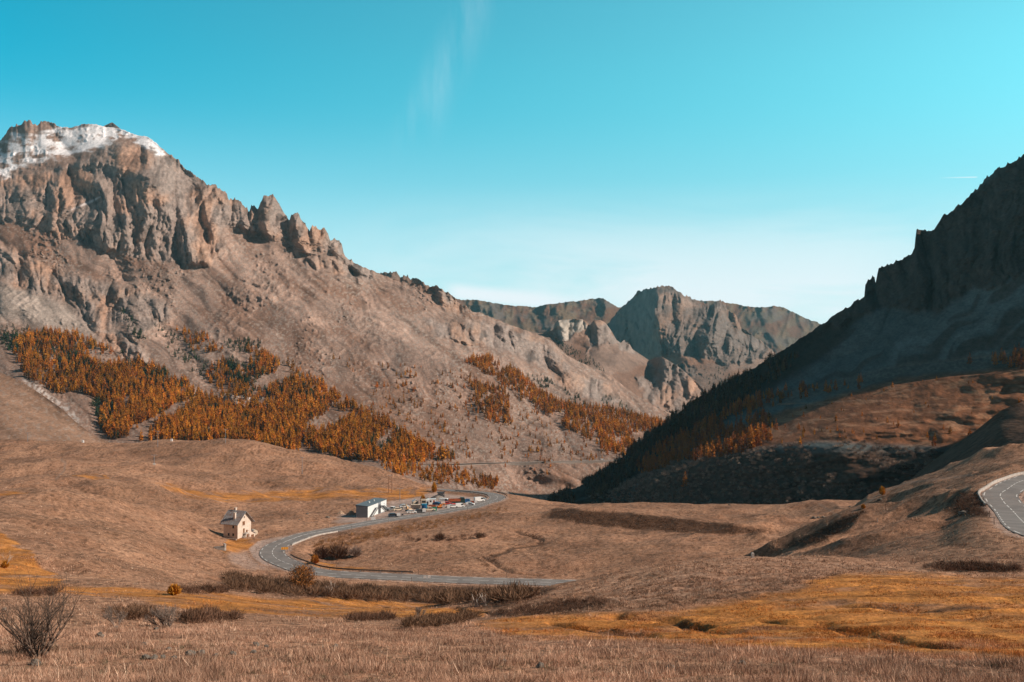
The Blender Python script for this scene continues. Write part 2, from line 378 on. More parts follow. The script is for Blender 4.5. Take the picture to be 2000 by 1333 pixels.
def masks_near(X, Y, Z):
    px, py = proj(X, Y, Z)
    jx = px+fbm(X/14, Y/14, 5., 3)*30; jy = py+fbm(X/12, Y/8, 9., 3)*7
    gold = np.zeros(X.shape)
    for poly, so in GOLD: gold = np.maximum(gold, softpoly(poly, jx, jy, so))
    return px, py, gold
GOLD = [([(930,1222),(1010,1204),(1200,1197),(1330,1192),(1450,1172),(1560,1150),(1650,1118),(1800,1122),(1900,1130),(2300,1130),(2300,1282),(1900,1284),(1650,1276),(1400,1262),(1200,1248),(1000,1242)], 8),
        ([(400,1160),(560,1172),(650,1166),(760,1172),(860,1186),(960,1192),(950,1203),(880,1200),(780,1206),(650,1206),(500,1198),(380,1192),(250,1170),(100,1160),(-300,1160),(-300,1128),(60,1132),(150,1145),(260,1150),(330,1160)], 5),
        ([(-200,1025),(10,1040),(38,1060),(60,1092),(130,1140),(-200,1140)], 4),
        ([(300,946),(350,950),(420,964),(560,958),(700,956),(800,955),(810,980),(700,972),(560,976),(440,980),(380,972)], 4),
        ([(-200,962),(0,960),(45,962),(20,968),(-200,972)], 2), ([(140,930),(210,928),(215,934),(150,935)], 2),
        ([(820,955),(850,955),(840,980),(800,985)], 4), ([(440,1052),(500,1056),(490,1080),(430,1078)], 4), ([(560,1092),(640,1104),(760,1112),(640,1112),(580,1106)], 2)]
DARKG = [([(1060,1008),(1085,992),(1150,997),(1250,1004),(1350,1014),(1430,1026),(1500,1036),(1500,1044),(1350,1043),(1240,1034),(1140,1024)], 3),  # brown heath bank, darkened for its shaded face as well
         ([(1530,1066),(1580,1042),(1640,1010),(1690,996),(1700,1000),(1650,1040),(1600,1062),(1560,1072)], 4),  # shade painted down the knoll's left side
         ([(1850,980),(1880,958),(1915,965),(1930,1000),(1940,1012),(1880,1010),(1845,1000)], 4),  # shade painted on the bank left of the upper bend
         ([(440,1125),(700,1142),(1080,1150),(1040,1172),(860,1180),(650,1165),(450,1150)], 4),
         ([(960,1196),(1050,1180),(1180,1168),(1190,1184),(1120,1196),(1000,1206)], 6),  # hillock's left flank, its shade painted into the ground colour
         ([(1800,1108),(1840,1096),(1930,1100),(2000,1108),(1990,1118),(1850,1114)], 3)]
def build_near():
    pxs = np.concatenate([np.arange(-700, -60, 8.0), np.arange(-60, 2060, 2.0), np.arange(2060, 2705, 8.0)])
    Ys = np.concatenate([np.linspace(1.0, 34, 40)[:-1], np.exp(np.linspace(math.log(34), math.log(1000), 1050))])
    u = (pxs-CX)/F; Y = np.repeat(Ys[:, None], len(u), 1); X = Y*u[None]*1.0
    Z = z_ground(X, Y); GRID.update(px=pxs, Y=Ys, Z=Z)
    px, py, gold = masks_near(X, Y, Z)
    dk = np.zeros(X.shape)
    jx = px+fbm(X/9, Y/9, 15., 3)*14; jy = py+fbm(X/7, Y/6, 19., 3)*4
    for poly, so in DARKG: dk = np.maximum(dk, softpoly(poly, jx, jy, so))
    near = 1-sstep(70, 300, Y)
    a = fbm(X/22, Y/22, 1., 4)[..., None]*.5+.5; b = fbm(X/5, Y/5, 7., 3)[..., None]*.5+.5; c = fbm(X/1.2, Y/1.2, 2., 2)[..., None]*.5+.5
    dry = np.array([.395, .218, .130]); dry2 = np.array([.245, .122, .070]); pale = np.array([.52, .32, .22])
    d4 = sstep(-.1, .4, fbm(X/60, Y/45, 41., 3))[..., None]; e5 = sstep(.12, .42, fbm(X/1.7, Y/1.7, 61., 3)+.25*fbm(X/25, Y/25, 71., 2))[..., None]; col = dry*(1-a)+dry2*a; col = col*(1-.35*b)+pale*.35*b; col = col*(.70+.60*c)*(1-.22*d4); col = col*(1-.42*e5)
    gs = sstep(-.25, .35, fbm(X/26, Y/3.2, 81., 3))[..., None]; gd = np.array([.56, .235, .055])*(1-.5*b)+np.array([.28, .10, .035])*.5*b+c*np.array([.08, .035, .012]); gd = gd*(1-.38*gs)
    hp = (.45*softpoly([(1080,1158),(1250,1116),(1380,1094),(1480,1084),(1700,1096),(1740,1106),(1600,1122),(1450,1152),(1300,1172),(1150,1182)], jx, jy, 8)*sstep(-.3, .4, fbm(X/2.5, Y/2.5, 91., 3)))[..., None]; col = col*(1-hp)+pale*1.08*hp
    gp = (.92*gold*sstep(-.45, .45, fbm(X/16, Y/8, 4., 4)+.34))[..., None]; col = col*(1-gp)+gd*gp
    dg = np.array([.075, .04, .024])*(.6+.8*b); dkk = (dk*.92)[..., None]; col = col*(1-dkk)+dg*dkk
    for S, dp, wd in STREAMW:
        d, _ = segdist([tuple(s[:2]) for s in S[::3]], X+fbm(X/5, Y/5, 0., 2)*1.5, Y); w = (1-sstep(wd*.4, wd*1.3, d))[..., None]; col = col*(1-w*.75)+np.array([.06, .033, .022])*w*.75
    # worn gravel: yard, lay-bys at the bend
    gr = softpoly(YARDW, X+fbm(X/6, Y/6, 2., 2)*3, Y+fbm(X/6, Y/6, 12., 2)*4, 3.0)
    for R, hw in ROADS:
        m = (X > R[:, 0].min()-12) & (X < R[:, 0].max()+12) & (Y > R[:, 1].min()-12) & (Y < R[:, 1].max()+12)
        d, _ = segdist([tuple(s[:2]) for s in R[::4]], X[m], Y[m]); g2 = 1-sstep(hw+.6, hw+2.2, d+fbm(X[m]/3, Y[m]/3, 1., 2)*1.2); gr[m] = np.maximum(gr[m], g2*.7)
    lay = softpoly([(486,1072),(505,1057),(540,1050),(600,1042),(600,1052),(540,1068),(522,1085),(540,1102),(600,1116),(560,1115),(515,1104),(495,1090)], px, py, 2.0)
    gr = np.maximum(gr, lay); gr = np.maximum(gr, .6*softpoly([(445,1082),(480,1078),(500,1100),(530,1112),(480,1112),(450,1098)], px, py, 6)*1.0)[..., None]
    gc = np.array([.40, .29, .24])*(.75+.5*c)*(.85+.3*b); col = col*(1-gr)+gc*gr
    # bare earth scar on the hillside and the paths
    for pl, w0 in (([(110,935),(125,920),(128,905),(120,899)], 3.0), ([(1665,1000),(1720,965),(1760,945),(1840,935),(1900,928)], 3.0), ([(1600,985),(1625,1000),(1640,1010)], 2.5)):
        d, _ = segdist(pl, px, py); w = .6*(1-sstep(w0*.4, w0, d))[..., None]; col = col*(1-w)+np.array([.24, .17, .13])*w
    col = np.clip(col, .01, .9)
    V = np.stack([X, Y, Z], -1).reshape(-1, 3)
    me = mesh_np('ground', V, grid_faces(len(Ys), len(pxs)), mat_col('dry_ground', (.09, .6, 2.2), (.14, .30, .34), (.0, .22, .16)), col.reshape(-1, 3))
    o = link('ground', me); o['kind'] = 'structure'
    return o

def ribbon(name, R, off0, off1, dz, m, parent=None, i0=0, i1=None, kind=None):
    R = R[i0:i1]; T = np.gradient(R[:, :2], axis=0); T /= np.linalg.norm(T, axis=1)[:, None]; Nn = np.stack([T[:, 1], -T[:, 0]], 1)
    offs = np.linspace(off0, off1, 5); V = np.stack([np.concatenate([R[:, :2]+Nn*o, (R[:, 2]+dz)[:, None]], 1) for o in offs], 1)
    me = mesh_np(name, V.reshape(-1, 3), grid_faces(len(R), 5, True), m); o = link(name, me, parent)
    if kind: o['kind'] = kind
    return o
def dashes(R, off, w, dash, gap, dz, step=1.5):
    out = MB(); T = np.gradient(R[:, :2], axis=0); T /= np.linalg.norm(T, axis=1)[:, None]; Nn = np.stack([T[:, 1], -T[:, 0]], 1)
    n = len(R); s = 0.0; i = 0
    L = n*step; pos = 0.0
    def at(p, o):
        f = min(p/step, n-1.001); k = int(f); t = f-k
        b = R[k]*(1-t)+R[k+1]*t; nn = Nn[k]*(1-t)+Nn[k+1]*t; return (b[0]+nn[0]*o, b[1]+nn[1]*o, b[2]+dz)
    while pos < L-dash-2:
        q = pos
        while q < pos+dash-1e-6:
            e = min(q+1.5, pos+dash)
            out.add([at(q, off-w/2), at(e, off-w/2), at(e, off+w/2), at(q, off+w/2)], [(0, 1, 2, 3)]); q = e
        pos += dash+gap
    return out
# ================================================================ mountains: surfaces lofted through contour lines, with real relief
SHEETS = {}
def sm1(a, k):
    if k < 3: return a
    w = np.hanning(k+2)[1:-1]; w /= w.sum(); return np.convolve(np.pad(a, (k//2, k-1-k//2), 'edge'), w, 'valid')
def loft(name, rows, x0, x1, dx, dy, disp, colf, m, smooth_px=90, jag=None, back=(250, 160), crest_soft=0, ref=0):
    """rows from the top (crest) downwards, each [(px,py,D)...]; disp(px,py,X,Z)->metres away from the eye along the ray"""
    pxs = np.arange(x0, x1+dx, dx); k = int(smooth_px/dx)
    PYr = []; Dr = []
    for i, r in enumerate(rows):
        r = np.array(r, float); y = np.interp(pxs, r[:, 0], r[:, 1]); D = sm1(np.interp(pxs, r[:, 0], r[:, 2]), k)
        if i > 0: y = sm1(y, k)
        elif crest_soft: y = sm1(y, int(crest_soft/dx))
        PYr.append(y); Dr.append(D)
    for i in range(1, len(PYr)): PYr[i] = np.maximum(PYr[i], PYr[i-1]+1.0)
    PY = []; DD = []; SV = []
    for i in range(len(rows)-1):
        n = max(3, int(np.percentile(PYr[i+1]-PYr[i], 80)/dy))
        p0, p1, p2, p3 = PYr[max(i-1, 0)], PYr[i], PYr[i+1], PYr[min(i+2, len(rows)-1)]
        d0, d1, d2, d3 = Dr[max(i-1, 0)], Dr[i], Dr[i+1], Dr[min(i+2, len(rows)-1)]
        for j in range(n+(1 if i == len(rows)-2 else 0)):
            t = j/n
            PY.append(p1*(1-t)+p2*t); 
            c = lambda a, b, c_, d: .5*(2*b+(c_-a)*t+(2*a-5*b+4*c_-d)*t*t+(3*b-a-3*c_+d)*t**3)
            DD.append(c(d0, d1, d2, d3)); SV.append(i+t)
    PY = np.array(PY); DD = np.array(DD); PX = np.broadcast_to(pxs, PY.shape).copy(); SV = np.array(SV)[:, None]+np.zeros_like(PX)
    if jag is not None:
        fall = np.exp(-np.clip(PY-PY[0], 0, None)/12.0); PY = PY+jag(PX)*fall
    X, Y, Z = unproj(PX, PY, DD)
    XA, ZA = ((PX-CX)/F*ref, (720-PY)/F*ref) if ref else (X, Z)   # arc lengths across and up the face
    DD2 = DD+disp(PX, PY, XA, ZA, DD, SV)
    X, Y, Z = unproj(PX, PY, DD2)
    P = np.stack([X, Y, Z], -1)
    # far side of the ridge
    top = P[0]; bk = []
    dirv = np.stack([top[:, 0]/top[:, 1], np.ones(len(pxs))], -1)
    for t in (1.0, .72, .45, .22, .08):
        q = top.copy(); q[:, :2] += dirv*back[0]*t; q[:, 2] -= back[1]*t**1.2; q[:, 2] += fbm(q[:, 0]/60, q[:, 1]/60, 1., 3)*6*min(1, t*3); bk.append(q)
    P = np.concatenate([np.array(bk), P], 0); nb = len(bk)
    Nn = np.cross(P[1:, :-1]-P[:-1, :-1], P[:-1, 1:]-P[:-1, :-1]); Nn /= np.linalg.norm(Nn, axis=-1)[..., None]+1e-9
    Nn = np.concatenate([Nn, Nn[-1:]], 0); Nn = np.concatenate([Nn, Nn[:, -1:]], 1); Nn *= np.sign(Nn[..., 2:3]+1e-9)
    PXa = np.concatenate([np.broadcast_to(pxs, (nb, len(pxs))), PX]); PYa = np.concatenate([np.repeat(PY[:1], nb, 0), PY])
    col = np.clip(colf(PXa, PYa, (PXa-CX)/F*ref if ref else P[..., 0], P[..., 1], (720-PYa)/F*ref if ref else P[..., 2], Nn), .01, .95)
    me = mesh_np(name, P.reshape(-1, 3), grid_faces(P.shape[0], P.shape[1], True), m, col.reshape(-1, 3)); o = link(name, me); o['kind'] = 'structure'
    S = dict(P=P[nb:], PX=PX, PY=PY, N=Nn[nb:], pxs=pxs); SHEETS[name+str(len(SHEETS))] = S
    return S
def vridge(px, py, line, A, wl, wr, tap=12):
    """buttress whose edge follows line; negative = towards the eye"""
    ys = [p[1] for p in line]; xs = [p[0] for p in line]
    d = px-np.interp(py, ys, xs); f = np.where(d > 0, np.exp(-(d/wr)**2), np.exp(-(d/wl)**2))
    return -A*f*sstep(ys[0]-tap, ys[0]+tap, py)*(1-sstep(ys[-1]-.35*(ys[-1]-ys[0]), ys[-1]+tap*2.5, py))
def rot(x, z, a): c, s = math.cos(a), math.sin(a); return x*c+z*s, -x*s+z*c

# ---- big mountain on the left
LC = [(-400,420),(-200,330),(-60,300),(0,277),(8,268),(14,256),(20,252),(26,247),(32,244),(45,240),(50,236),(60,237),(66,244),(75,243),(80,239),(90,238),(104,242),(115,247),(140,250),(160,243),(185,243),(205,248),(235,252),(265,264),(290,268),(305,280),(318,292),(328,300),(345,310),(356,322),(365,330),(378,342),(390,351),(400,353),(405,364),(412,360),(420,362),(430,372),(440,376),(448,390),(455,388),(466,392),(478,402),(486,412),(492,402),(499,404),(504,412),(508,398),(514,386),(520,381),(530,381),(538,385),(546,397),(553,414),(560,420),(565,430),(570,418),(577,414),(584,420),(592,432),(601,446),(605,452),(610,442),(618,444),(626,450),(633,447),(640,455),(645,468),(650,466),(660,470),(668,478),(671,492),(674,500),(690,511),(700,518),(740,534),(780,549),(800,553),(835,561),(850,557),(858,561),(865,566),(878,575),(890,586),(905,596),(920,606),(960,620),(1010,640),(1060,657),(1081,669),(1109,696),(1151,716),(1187,729),(1240,770),(1303,808),(1360,832),(1450,870)]

LCREST = [(x, y, np.interp(x, [-400, 0, 230, 400, 560, 680, 900, 1080, 1200, 1303, 1450], [2750, 2850, 2750, 2560, 2500, 2480, 2480, 2420, 2320, 2200, 2150])) for x, y in LC]
LROWS = [LCREST,
 [(-400,440,2500),(-200,370,2520),(0,335,2560),(100,330,2560),(200,318,2500),(300,350,2440),(400,420,2430),(450,425,2440),(550,455,2440),(650,485,2440),(700,530,2440),(800,565,2440),(900,610,2440),(1000,646,2390),(1100,700,2340),(1200,748,2280),(1303,812,2180),(1450,873,2130)],
 [(-400,500,2350),(-200,440,2340),(0,432,2330),(100,450,2290),(200,487,2230),(300,514,2180),(400,516,2190),(450,470,2340),(550,482,2380),(650,505,2400),(700,548,2400),(800,585,2380),(900,625,2370),(1000,665,2320),(1100,712,2280),(1200,757,2220),(1303,815,2150),(1450,876,2100)],
 [(-400,560,2150),(0,510,2150),(200,572,2080),(400,600,2040),(600,600,2100),(800,640,2150),(900,665,2180),(1000,700,2150),(1100,740,2150),(1200,780,2110),(1303,822,2080),(1450,880,2050)],
 [(-400,700,1850),(0,630,1850),(200,690,1780),(400,710,1760),(600,700,1830),(800,710,1880),(900,720,1900),(1000,745,1980),(1100,780,2060),(1200,805,2090),(1303,840,2050),(1450,890,2050)],
 [(-400,800,1600),(0,740,1620),(150,760,1580),(300,785,1530),(500,800,1520),(700,805,1540),(900,810,1690),(1100,830,1830),(1250,855,1900),(1450,900,1950)],
 [(-400,880,1350),(0,870,1320),(300,880,1280),(600,902,1250),(740,906,1240),(900,906,1380),(1000,905,1500),(1170,903,1550),(1300,900,1650),(1450,915,1700)],
 [(-400,930,1050),(0,935,1020),(300,940,1000),(600,950,960),(800,955,1020),(900,960,1180),(1000,963,1380),(1060,978,1410),(1200,1000,1450),(1450,1010,1500)],
 [(-400,1000,760),(0,1000,760),(600,1000,740),(850,1010,740),(1050,1030,900),(1200,1045,950),(1450,1060,1000)]]
LROWS = [[(x, y, d*np.interp(x, [900, 1100, 1200, 1303, 1450], [1.0, 1.07, 1.12, 1.15, 1.15])) for x, y, d in r] if i < 4 else r for i, r in enumerate(LROWS)]
LCLIFF = [([(-200,340),(-60,330),(60,340),(150,320),(215,275),(290,290),(330,303),(400,355),(470,398),(500,408),(520,378),(550,395),(580,412),(640,452),(675,480),(675,498),(640,500),(600,492),(570,484),(545,470),(500,458),(470,445),(430,440),(440,480),(420,515),(340,518),(290,512),(200,487),(100,450),(0,430),(-200,440)], 7),
 ([(-200,450),(0,478),(60,505),(120,530),(200,550),(270,572),(330,592),(335,622),(290,650),(255,655),(250,630),(200,645),(150,620),(140,590),(60,575),(0,545),(-200,540)], 8),
 ([(175,640),(230,650),(285,695),(300,720),(250,700),(205,675)], 8), ([(598,505),(640,502),(690,512),(725,528),(730,548),(690,545),(640,528),(600,518)], 5),
 ([(835,560),(870,568),(905,598),(905,622),(880,612),(850,592)], 5), ([(830,622),(880,628),(940,625),(1030,652),(1070,672),(1100,705),(1120,730),(1130,770),(1095,755),(1050,712),(995,688),(930,672),(870,662),(838,650)], 6),
 ([(1100,728),(1150,730),(1200,760),(1225,785),(1190,790),(1150,775),(1120,765)], 5), ([(440,770),(500,775),(508,800),(470,795),(438,785)], 3), ([(355,760),(390,765),(385,780),(358,775)], 3)]
LB = [([(238,275),(262,350),(248,430),(228,480)], 75, 34, 110), ([(188,345),(207,395),(200,450),(205,482)], 70, 60, 13), ([(100,345),(120,400),(115,450)], 40, 25, 35), ([(40,360),(55,430)], 40, 20, 30),
 ([(392,358),(405,420),(425,482)], 60, 12, 34), ([(352,400),(362,450),(366,508)], 40, 9, 30), ([(318,380),(335,450),(335,505)], 25, 12, 25), ([(290,300),(300,380),(285,470)], 30, 18, 40), ([(428,374),(445,420)], 25, 8, 18), ([(470,398),(478,440)], 30, 10, 18),
 ([(492,404),(500,450)], 30, 8, 14), ([(512,386),(520,440),(530,476)], 55, 10, 24), ([(572,416),(580,450),(584,482)], 50, 9, 20), ([(608,444),(618,480)], 25, 6, 14), ([(640,458),(650,490)], 22, 6, 14),
 ([(240,560),(250,610),(285,695)], 45, 25, 40), ([(150,540),(165,600),(200,660)], 35, 20, 30), ([(300,580),(320,625)], 25, 14, 20), ([(60,510),(70,560)], 30, 14, 22), ([(900,625),(930,660)], 30, 12, 26), ([(980,635),(1000,680)], 30, 12, 26), ([(1060,665),(1080,700),(1120,760)], 45, 14, 30), ([(1110,715),(1135,760),(1150,780)], 35, 12, 26),
 ([(855,560),(872,600)], 30, 8, 16), ([(655,510),(665,535)], 18, 6, 12), ([(690,515),(702,545)], 18, 6, 12), ([(230,770),(205,800),(195,860)], -30, 30, 40)]
def lmask(px, py, X, Z, polys=LCLIFF):
    jx = px+fbm(X/38, Z/30, 2., 3)*9; jy = py+fbm(X/30, Z/38, 6., 3)*8; m = np.zeros(px.shape)
    for poly, so in polys: m = np.maximum(m, softpoly(poly, jx, jy, so))
    return m
def rocky(X, Y, Z, s=1.0, tilt=.15):
    """cliff relief: upright buttresses, cracks and small blocks; metres away from the eye"""
    wx = X+fbm(X/(120*s), Z/(120*s), 5., 2)*22*s; wz = Z+fbm(X/(90*s), Z/(90*s), 15., 2)*18*s
    but = np.abs(perlin(wx/(105*s), wz/(260*s), 1.3))*2; but2 = np.abs(perlin(wx/(42*s)+7, wz/(95*s), 4.3))*2; crack = np.abs(perlin(wx/(17*s)+3, wz/(55*s), 8.3))*2
    blk = fbm(wx/(22*s), wz/(18*s), 3.1, 4, .55); fine = fbm(X/(6*s), Z/(6*s), 9.1, 2)
    o = 38*(1-np.minimum(but*1.5, 1)**.7)+20*(1-np.minimum(but2*1.4, 1)**.7)+9*(1-np.minimum(crack*1.3, 1)**.6)
    return (o+blk*10+fine*2.2-24)*s
def slope_rel(X, Z, ang, s=1.0):
    wx = X+fbm(X/(200*s), Z/(160*s), 5., 3)*40*s; wz = Z+fbm(X/(180*s), Z/(150*s), 25., 3)*34*s
    a, b = rot(wx, wz, ang)   # a runs down the fall line
    gul = np.minimum(np.abs(perlin(b/(120*s), a/(700*s), 2.2))*2.4, 1)**.8; gul2 = np.minimum(np.abs(perlin(b/(42*s)+4, a/(260*s), 6.2))*2.4, 1)**.8
    return (24*(1-gul)+9*(1-gul2)*sstep(-.2, .3, fbm(X/(160*s), Z/(160*s), 31., 2))+fbm(X/(130*s), Z/(110*s), 5., 3)*22-10)*s
def Ldisp(px, py, X, Z, D, SV):
    m = lmask(px, py, X, Z); o = m*rocky(X, D, Z, 1.0, -.04)
    o = o+(1-m)*(slope_rel(X, Z, -.62)+fbm(X/40, Z/34, 3., 3)*2.0-np.clip(fbm(X/9, Z/8, 13., 3)-.1, 0, 1)*12*sstep(-.05, .35, fbm(X/120, Z/100, 19., 3)))*(.35+.65*sstep(1300, 1700, D))
    bl = ridged(X/24, Z/17, 9., 3)*sstep(-.1, .3, fbm(X/130, Z/130, 21., 2)); o = o-(1-m)*bl*6*sstep(1500, 1800, D)
    for ln, A, wl, wr in LB: o = o+vridge(px, py, ln, A, wl, wr)
    o = o*(.25+.75*sstep(1050, 1500, D))
    return o
SCR = np.array([.282, .193, .152]); SCRG = np.array([.285, .24, .208]); BRN = np.array([.185, .098, .062]); ROCKG = np.array([.24, .188, .162]); ROCKO = np.array([.345, .21, .145]); DKG = np.array([.07, .055, .035])
def Lcol(px, py, X, Y, Z, Nn):
    m = lmask(px, py, X, Z)[..., None]
    a, b = rot(X, Z, -.62); st = fbm(a/300, b/22, 1., 4)[..., None]; st2 = fbm(a/90, b/9, 4., 3)[..., None]
    big = fbm(X/260, Z/200, 3., 4)[..., None]; fine = fbm(X/9, Z/9, 7., 3)[..., None]
    br = .85*sstep(-.05, .45, big+.6*st); br = np.maximum(br, BROWNL(px, py, X, Z)[..., None]); col = SCR*(1-br*.75)+BRN*br*.75
    gg = softpoly([(-200,540),(60,560),(140,600),(230,650),(300,710),(200,660),(100,640),(-200,590)], px, py, 16)[..., None]; col = col*(1-gg*.8)+SCRG*gg*.8*1.3
    fan = np.zeros(px.shape)
    for poly in ([(418,452),(470,475),(560,565),(660,640),(600,640),(480,560),(430,510)], [(120,470),(230,520),(330,590),(300,590),(200,535),(110,490)], [(700,560),(830,660),(900,720),(820,690),(720,610)], [(760,690),(850,760),(800,770),(730,700)], [(250,600),(330,640),(420,700),(380,700),(300,660)], [(880,670),(990,700),(1060,745),(980,720),(900,700)]): fan = np.maximum(fan, softpoly(poly, px+fbm(X/40, Z/30, 3., 2)*12, py+fbm(X/40, Z/30, 13., 2)*8, 10))
    fan = (fan*.75)[..., None]; col = col*(1-fan)+SCR*1.42*fan
    low = .65*sstep(660, 800, py)[..., None]*(1-.5*gg); col = col*(1-.45*low)+BRN*.45*low*(1+.4*st)
    a2, b2 = rot(X+fbm(X/90, Z/90, 2., 2)*20, Z+fbm(X/90, Z/90, 12., 2)*20, -.85); s3 = fbm(a2/150, b2/7, 24., 4)[..., None]; col = col*(1+.10*st2+.14*fine+.32*s3)*(1-.30*sstep(.1, .45, fbm(a2/70, b2/16, 17., 4))[..., None])
    bo = sstep(.22, .42, fbm(X/6, Z/5, 31., 3)+.35*fbm(X/80, Z/80, 8., 2))[..., None]; col = col*(1-bo*.55)+SCRG*1.15*bo*.55
    og = .85*sstep(-.25, .5, fbm(X/80, Z/90, 11., 4)+.2*fbm(X/8, Z/20, 1., 2)-.08)[..., None]; rk = ROCKG*1.14*(1-og)+ROCKO*1.12*og
    rk = rk*(1+.3*fbm(X/6, Z/9, 2., 4)[..., None]); dkp = sstep(.15, .4, fbm(X/25, Z/40, 40., 4))[..., None]; rk = rk*(1-.4*dkp)
    col = col*(1-m)+rk*m
    # snow on the shoulder
    sn = softpoly([(-300,330),(-60,315),(0,290),(30,262),(70,268),(100,252),(150,247),(190,241),(240,250),(300,268),(330,300),(318,306),(290,292),(262,270),(235,262),(205,288),(150,300),(110,310),(60,318),(0,350),(-60,360)], px+fbm(X/30, Z/12, 3., 3)*12, py+fbm(X/26, Z/9, 13., 3)*9, 5)
    sn = sn*sstep(-.5, .22, fbm(X/30, Z/14, 55., 4, .6)+.35*sstep(95, 160, px)+.3*(px > 235)); sn = np.maximum(sn, .7*softpoly([(180,395),(195,385),(160,400),(140,410)], px, py, 3)); sn = sn[..., None]
    col = col*(1-sn)+np.array([.80, .80, .82])*sn
    wr = (softpoly([(430,765),(508,770),(512,800),(470,800),(436,790)], px+fbm(X/9, Z/9, 40., 2)*12, py+fbm(X/9, Z/9, 50., 2)*10, 5)*sstep(-.15, .2, fbm(X/7, Z/12, 5., 3)))[..., None]; wr = np.maximum(wr, softpoly([(40,738),(75,748),(100,775),(130,790),(152,815),(152,835),(120,800),(80,775)], px+fbm(X/12, Z/12, 0., 2)*6, py, 3)[..., None]*sstep(-.25, .2, fbm(X/9, Z/7, 91., 3))[..., None]); col = col*(1-.8*wr)+np.array([.5, .45, .42])*wr*.8
    return col
def BROWNL(px, py, X, Z):
    o = np.zeros(px.shape); jx = px+fbm(X/60, Z/40, 3., 3)*14; jy = py+fbm(X/50, Z/40, 33., 3)*12
    for poly in ([(-100,435),(40,445),(150,490),(230,530),(300,570),(200,545),(100,510),(0,478),(-100,470)], [(490,560),(560,570),(640,620),(760,700),(700,680),(560,620)], [(730,555),(800,590),(850,600),(800,615),(740,580)], [(600,540),(700,560),(760,600),(700,600),(620,565)], [(905,612),(1060,660),(1085,690),(1000,665),(920,630)]):
        o = np.maximum(o, softpoly(poly, jx, jy, 10)*.9)
    return o
def jagL(px): return -(ridged(px/9.0, 1.5, 0., 3)-.75)*4.5*np.interp(px, [0, 20, 110, 140, 330, 350, 680, 700, 840, 900, 960, 1450], [1, 1.2, 1, .25, .25, 1, 1, .3, .6, 1, .3, .2])

def simple_disp(amp, ang=-.5, s=1.0, lines=(), cliffs=(), camp=1.0, lead=()):
    def f(px, py, X, Z, D, SV):
        m = lmask(px, py, X, Z, cliffs) if cliffs else np.zeros(px.shape)
        o = m*rocky(X, D, Z, s)*camp+(1-m)*slope_rel(X, Z, ang, s)*amp+(1-m)*fbm(X/18, Z/14, 3., 3)*3*amp
        for ln, A, wl, wr in lines: o = o+vridge(px, py, ln, A, wl, wr)
        return o
    return f

# ---- farther spur with the grey cliff
L2C = [(930,625),(1000,642),(1060,652),(1080,645),(1084,632),(1089,626),(1100,625),(1134,623),(1146,628),(1152,636),(1160,626),(1172,625),(1183,631),(1195,648),(1204,664),(1212,670),(1219,664),(1228,670),(1236,683),(1268,704),(1280,699),(1292,697),(1305,704),(1330,720),(1360,747),(1375,762),(1400,775),(1450,800),(1500,830),(1600,860)]
L2R = [[(x, y, np.interp(x, [930, 1080, 1160, 1270, 1290, 1380, 1600], [3300, 3250, 3250, 3300, 3150, 2900, 2600])) for x, y in L2C],
 [(930,640,3200),(1080,660,3180),(1160,668,3150),(1210,680,3150),(1270,718,3150),(1300,735,3030),(1360,775,2850),(1450,815,2700),(1600,870,2500)],
 [(930,700,2900),(1080,700,2900),(1160,720,2850),(1230,750,2800),(1300,790,2750),(1360,815,2650),(1450,850,2500),(1600,900,2400)],
 [(930,850,2300),(1160,850,2300),(1300,870,2300),(1450,900,2250),(1600,950,2200)]]
L2CL = [([(1078,640),(1090,624),(1135,621),(1150,640),(1140,650),(1120,655),(1105,668),(1085,660)], 2), ([(1146,640),(1160,624),(1185,630),(1215,670),(1190,672),(1160,672),(1150,690),(1145,660)], 3), ([(1205,664),(1225,662),(1245,690),(1215,685)], 3), ([(1290,700),(1330,718),(1360,745),(1372,765),(1360,772),(1340,770),(1310,790),(1285,785),(1275,760),(1285,730)], 5), ([(1240,735),(1275,745),(1280,790),(1330,815),(1310,812),(1270,790)], 5), ([(1310,770),(1380,775),(1340,815),(1300,800)], 5)]
def L2col(px, py, X, Y, Z, Nn):
    m = lmask(px, py, X, Z, L2CL)[..., None]; a, b = rot(X, Z, -.62); st = fbm(a/300, b/30, 1., 4)[..., None]
    col = SCR*.82*(1+.3*st); br = sstep(.0, .3, fbm(X/180, Z/120, 3., 3))[..., None]; col = col*(1-.6*br)+BRN*.6*br
    og = sstep(-.05, .4, fbm(X/90, Z/110, 11., 3))[..., None]*.7; og = np.maximum(og, softpoly([(1340,735),(1362,745),(1362,768),(1340,768)], px, py, 5)[..., None]); rk = ROCKG*1.0*(1-og)+ROCKO*og
    gc = softpoly([(1078,640),(1090,624),(1135,621),(1150,640),(1120,655),(1105,668)], px, py, 2)[..., None]; rk = rk*(1-gc)+np.array([.40, .35, .30])*gc
    rk = rk*(1+.3*fbm(X/12, Z/30, 2., 3)[..., None]); return col*(1-m)+rk*m
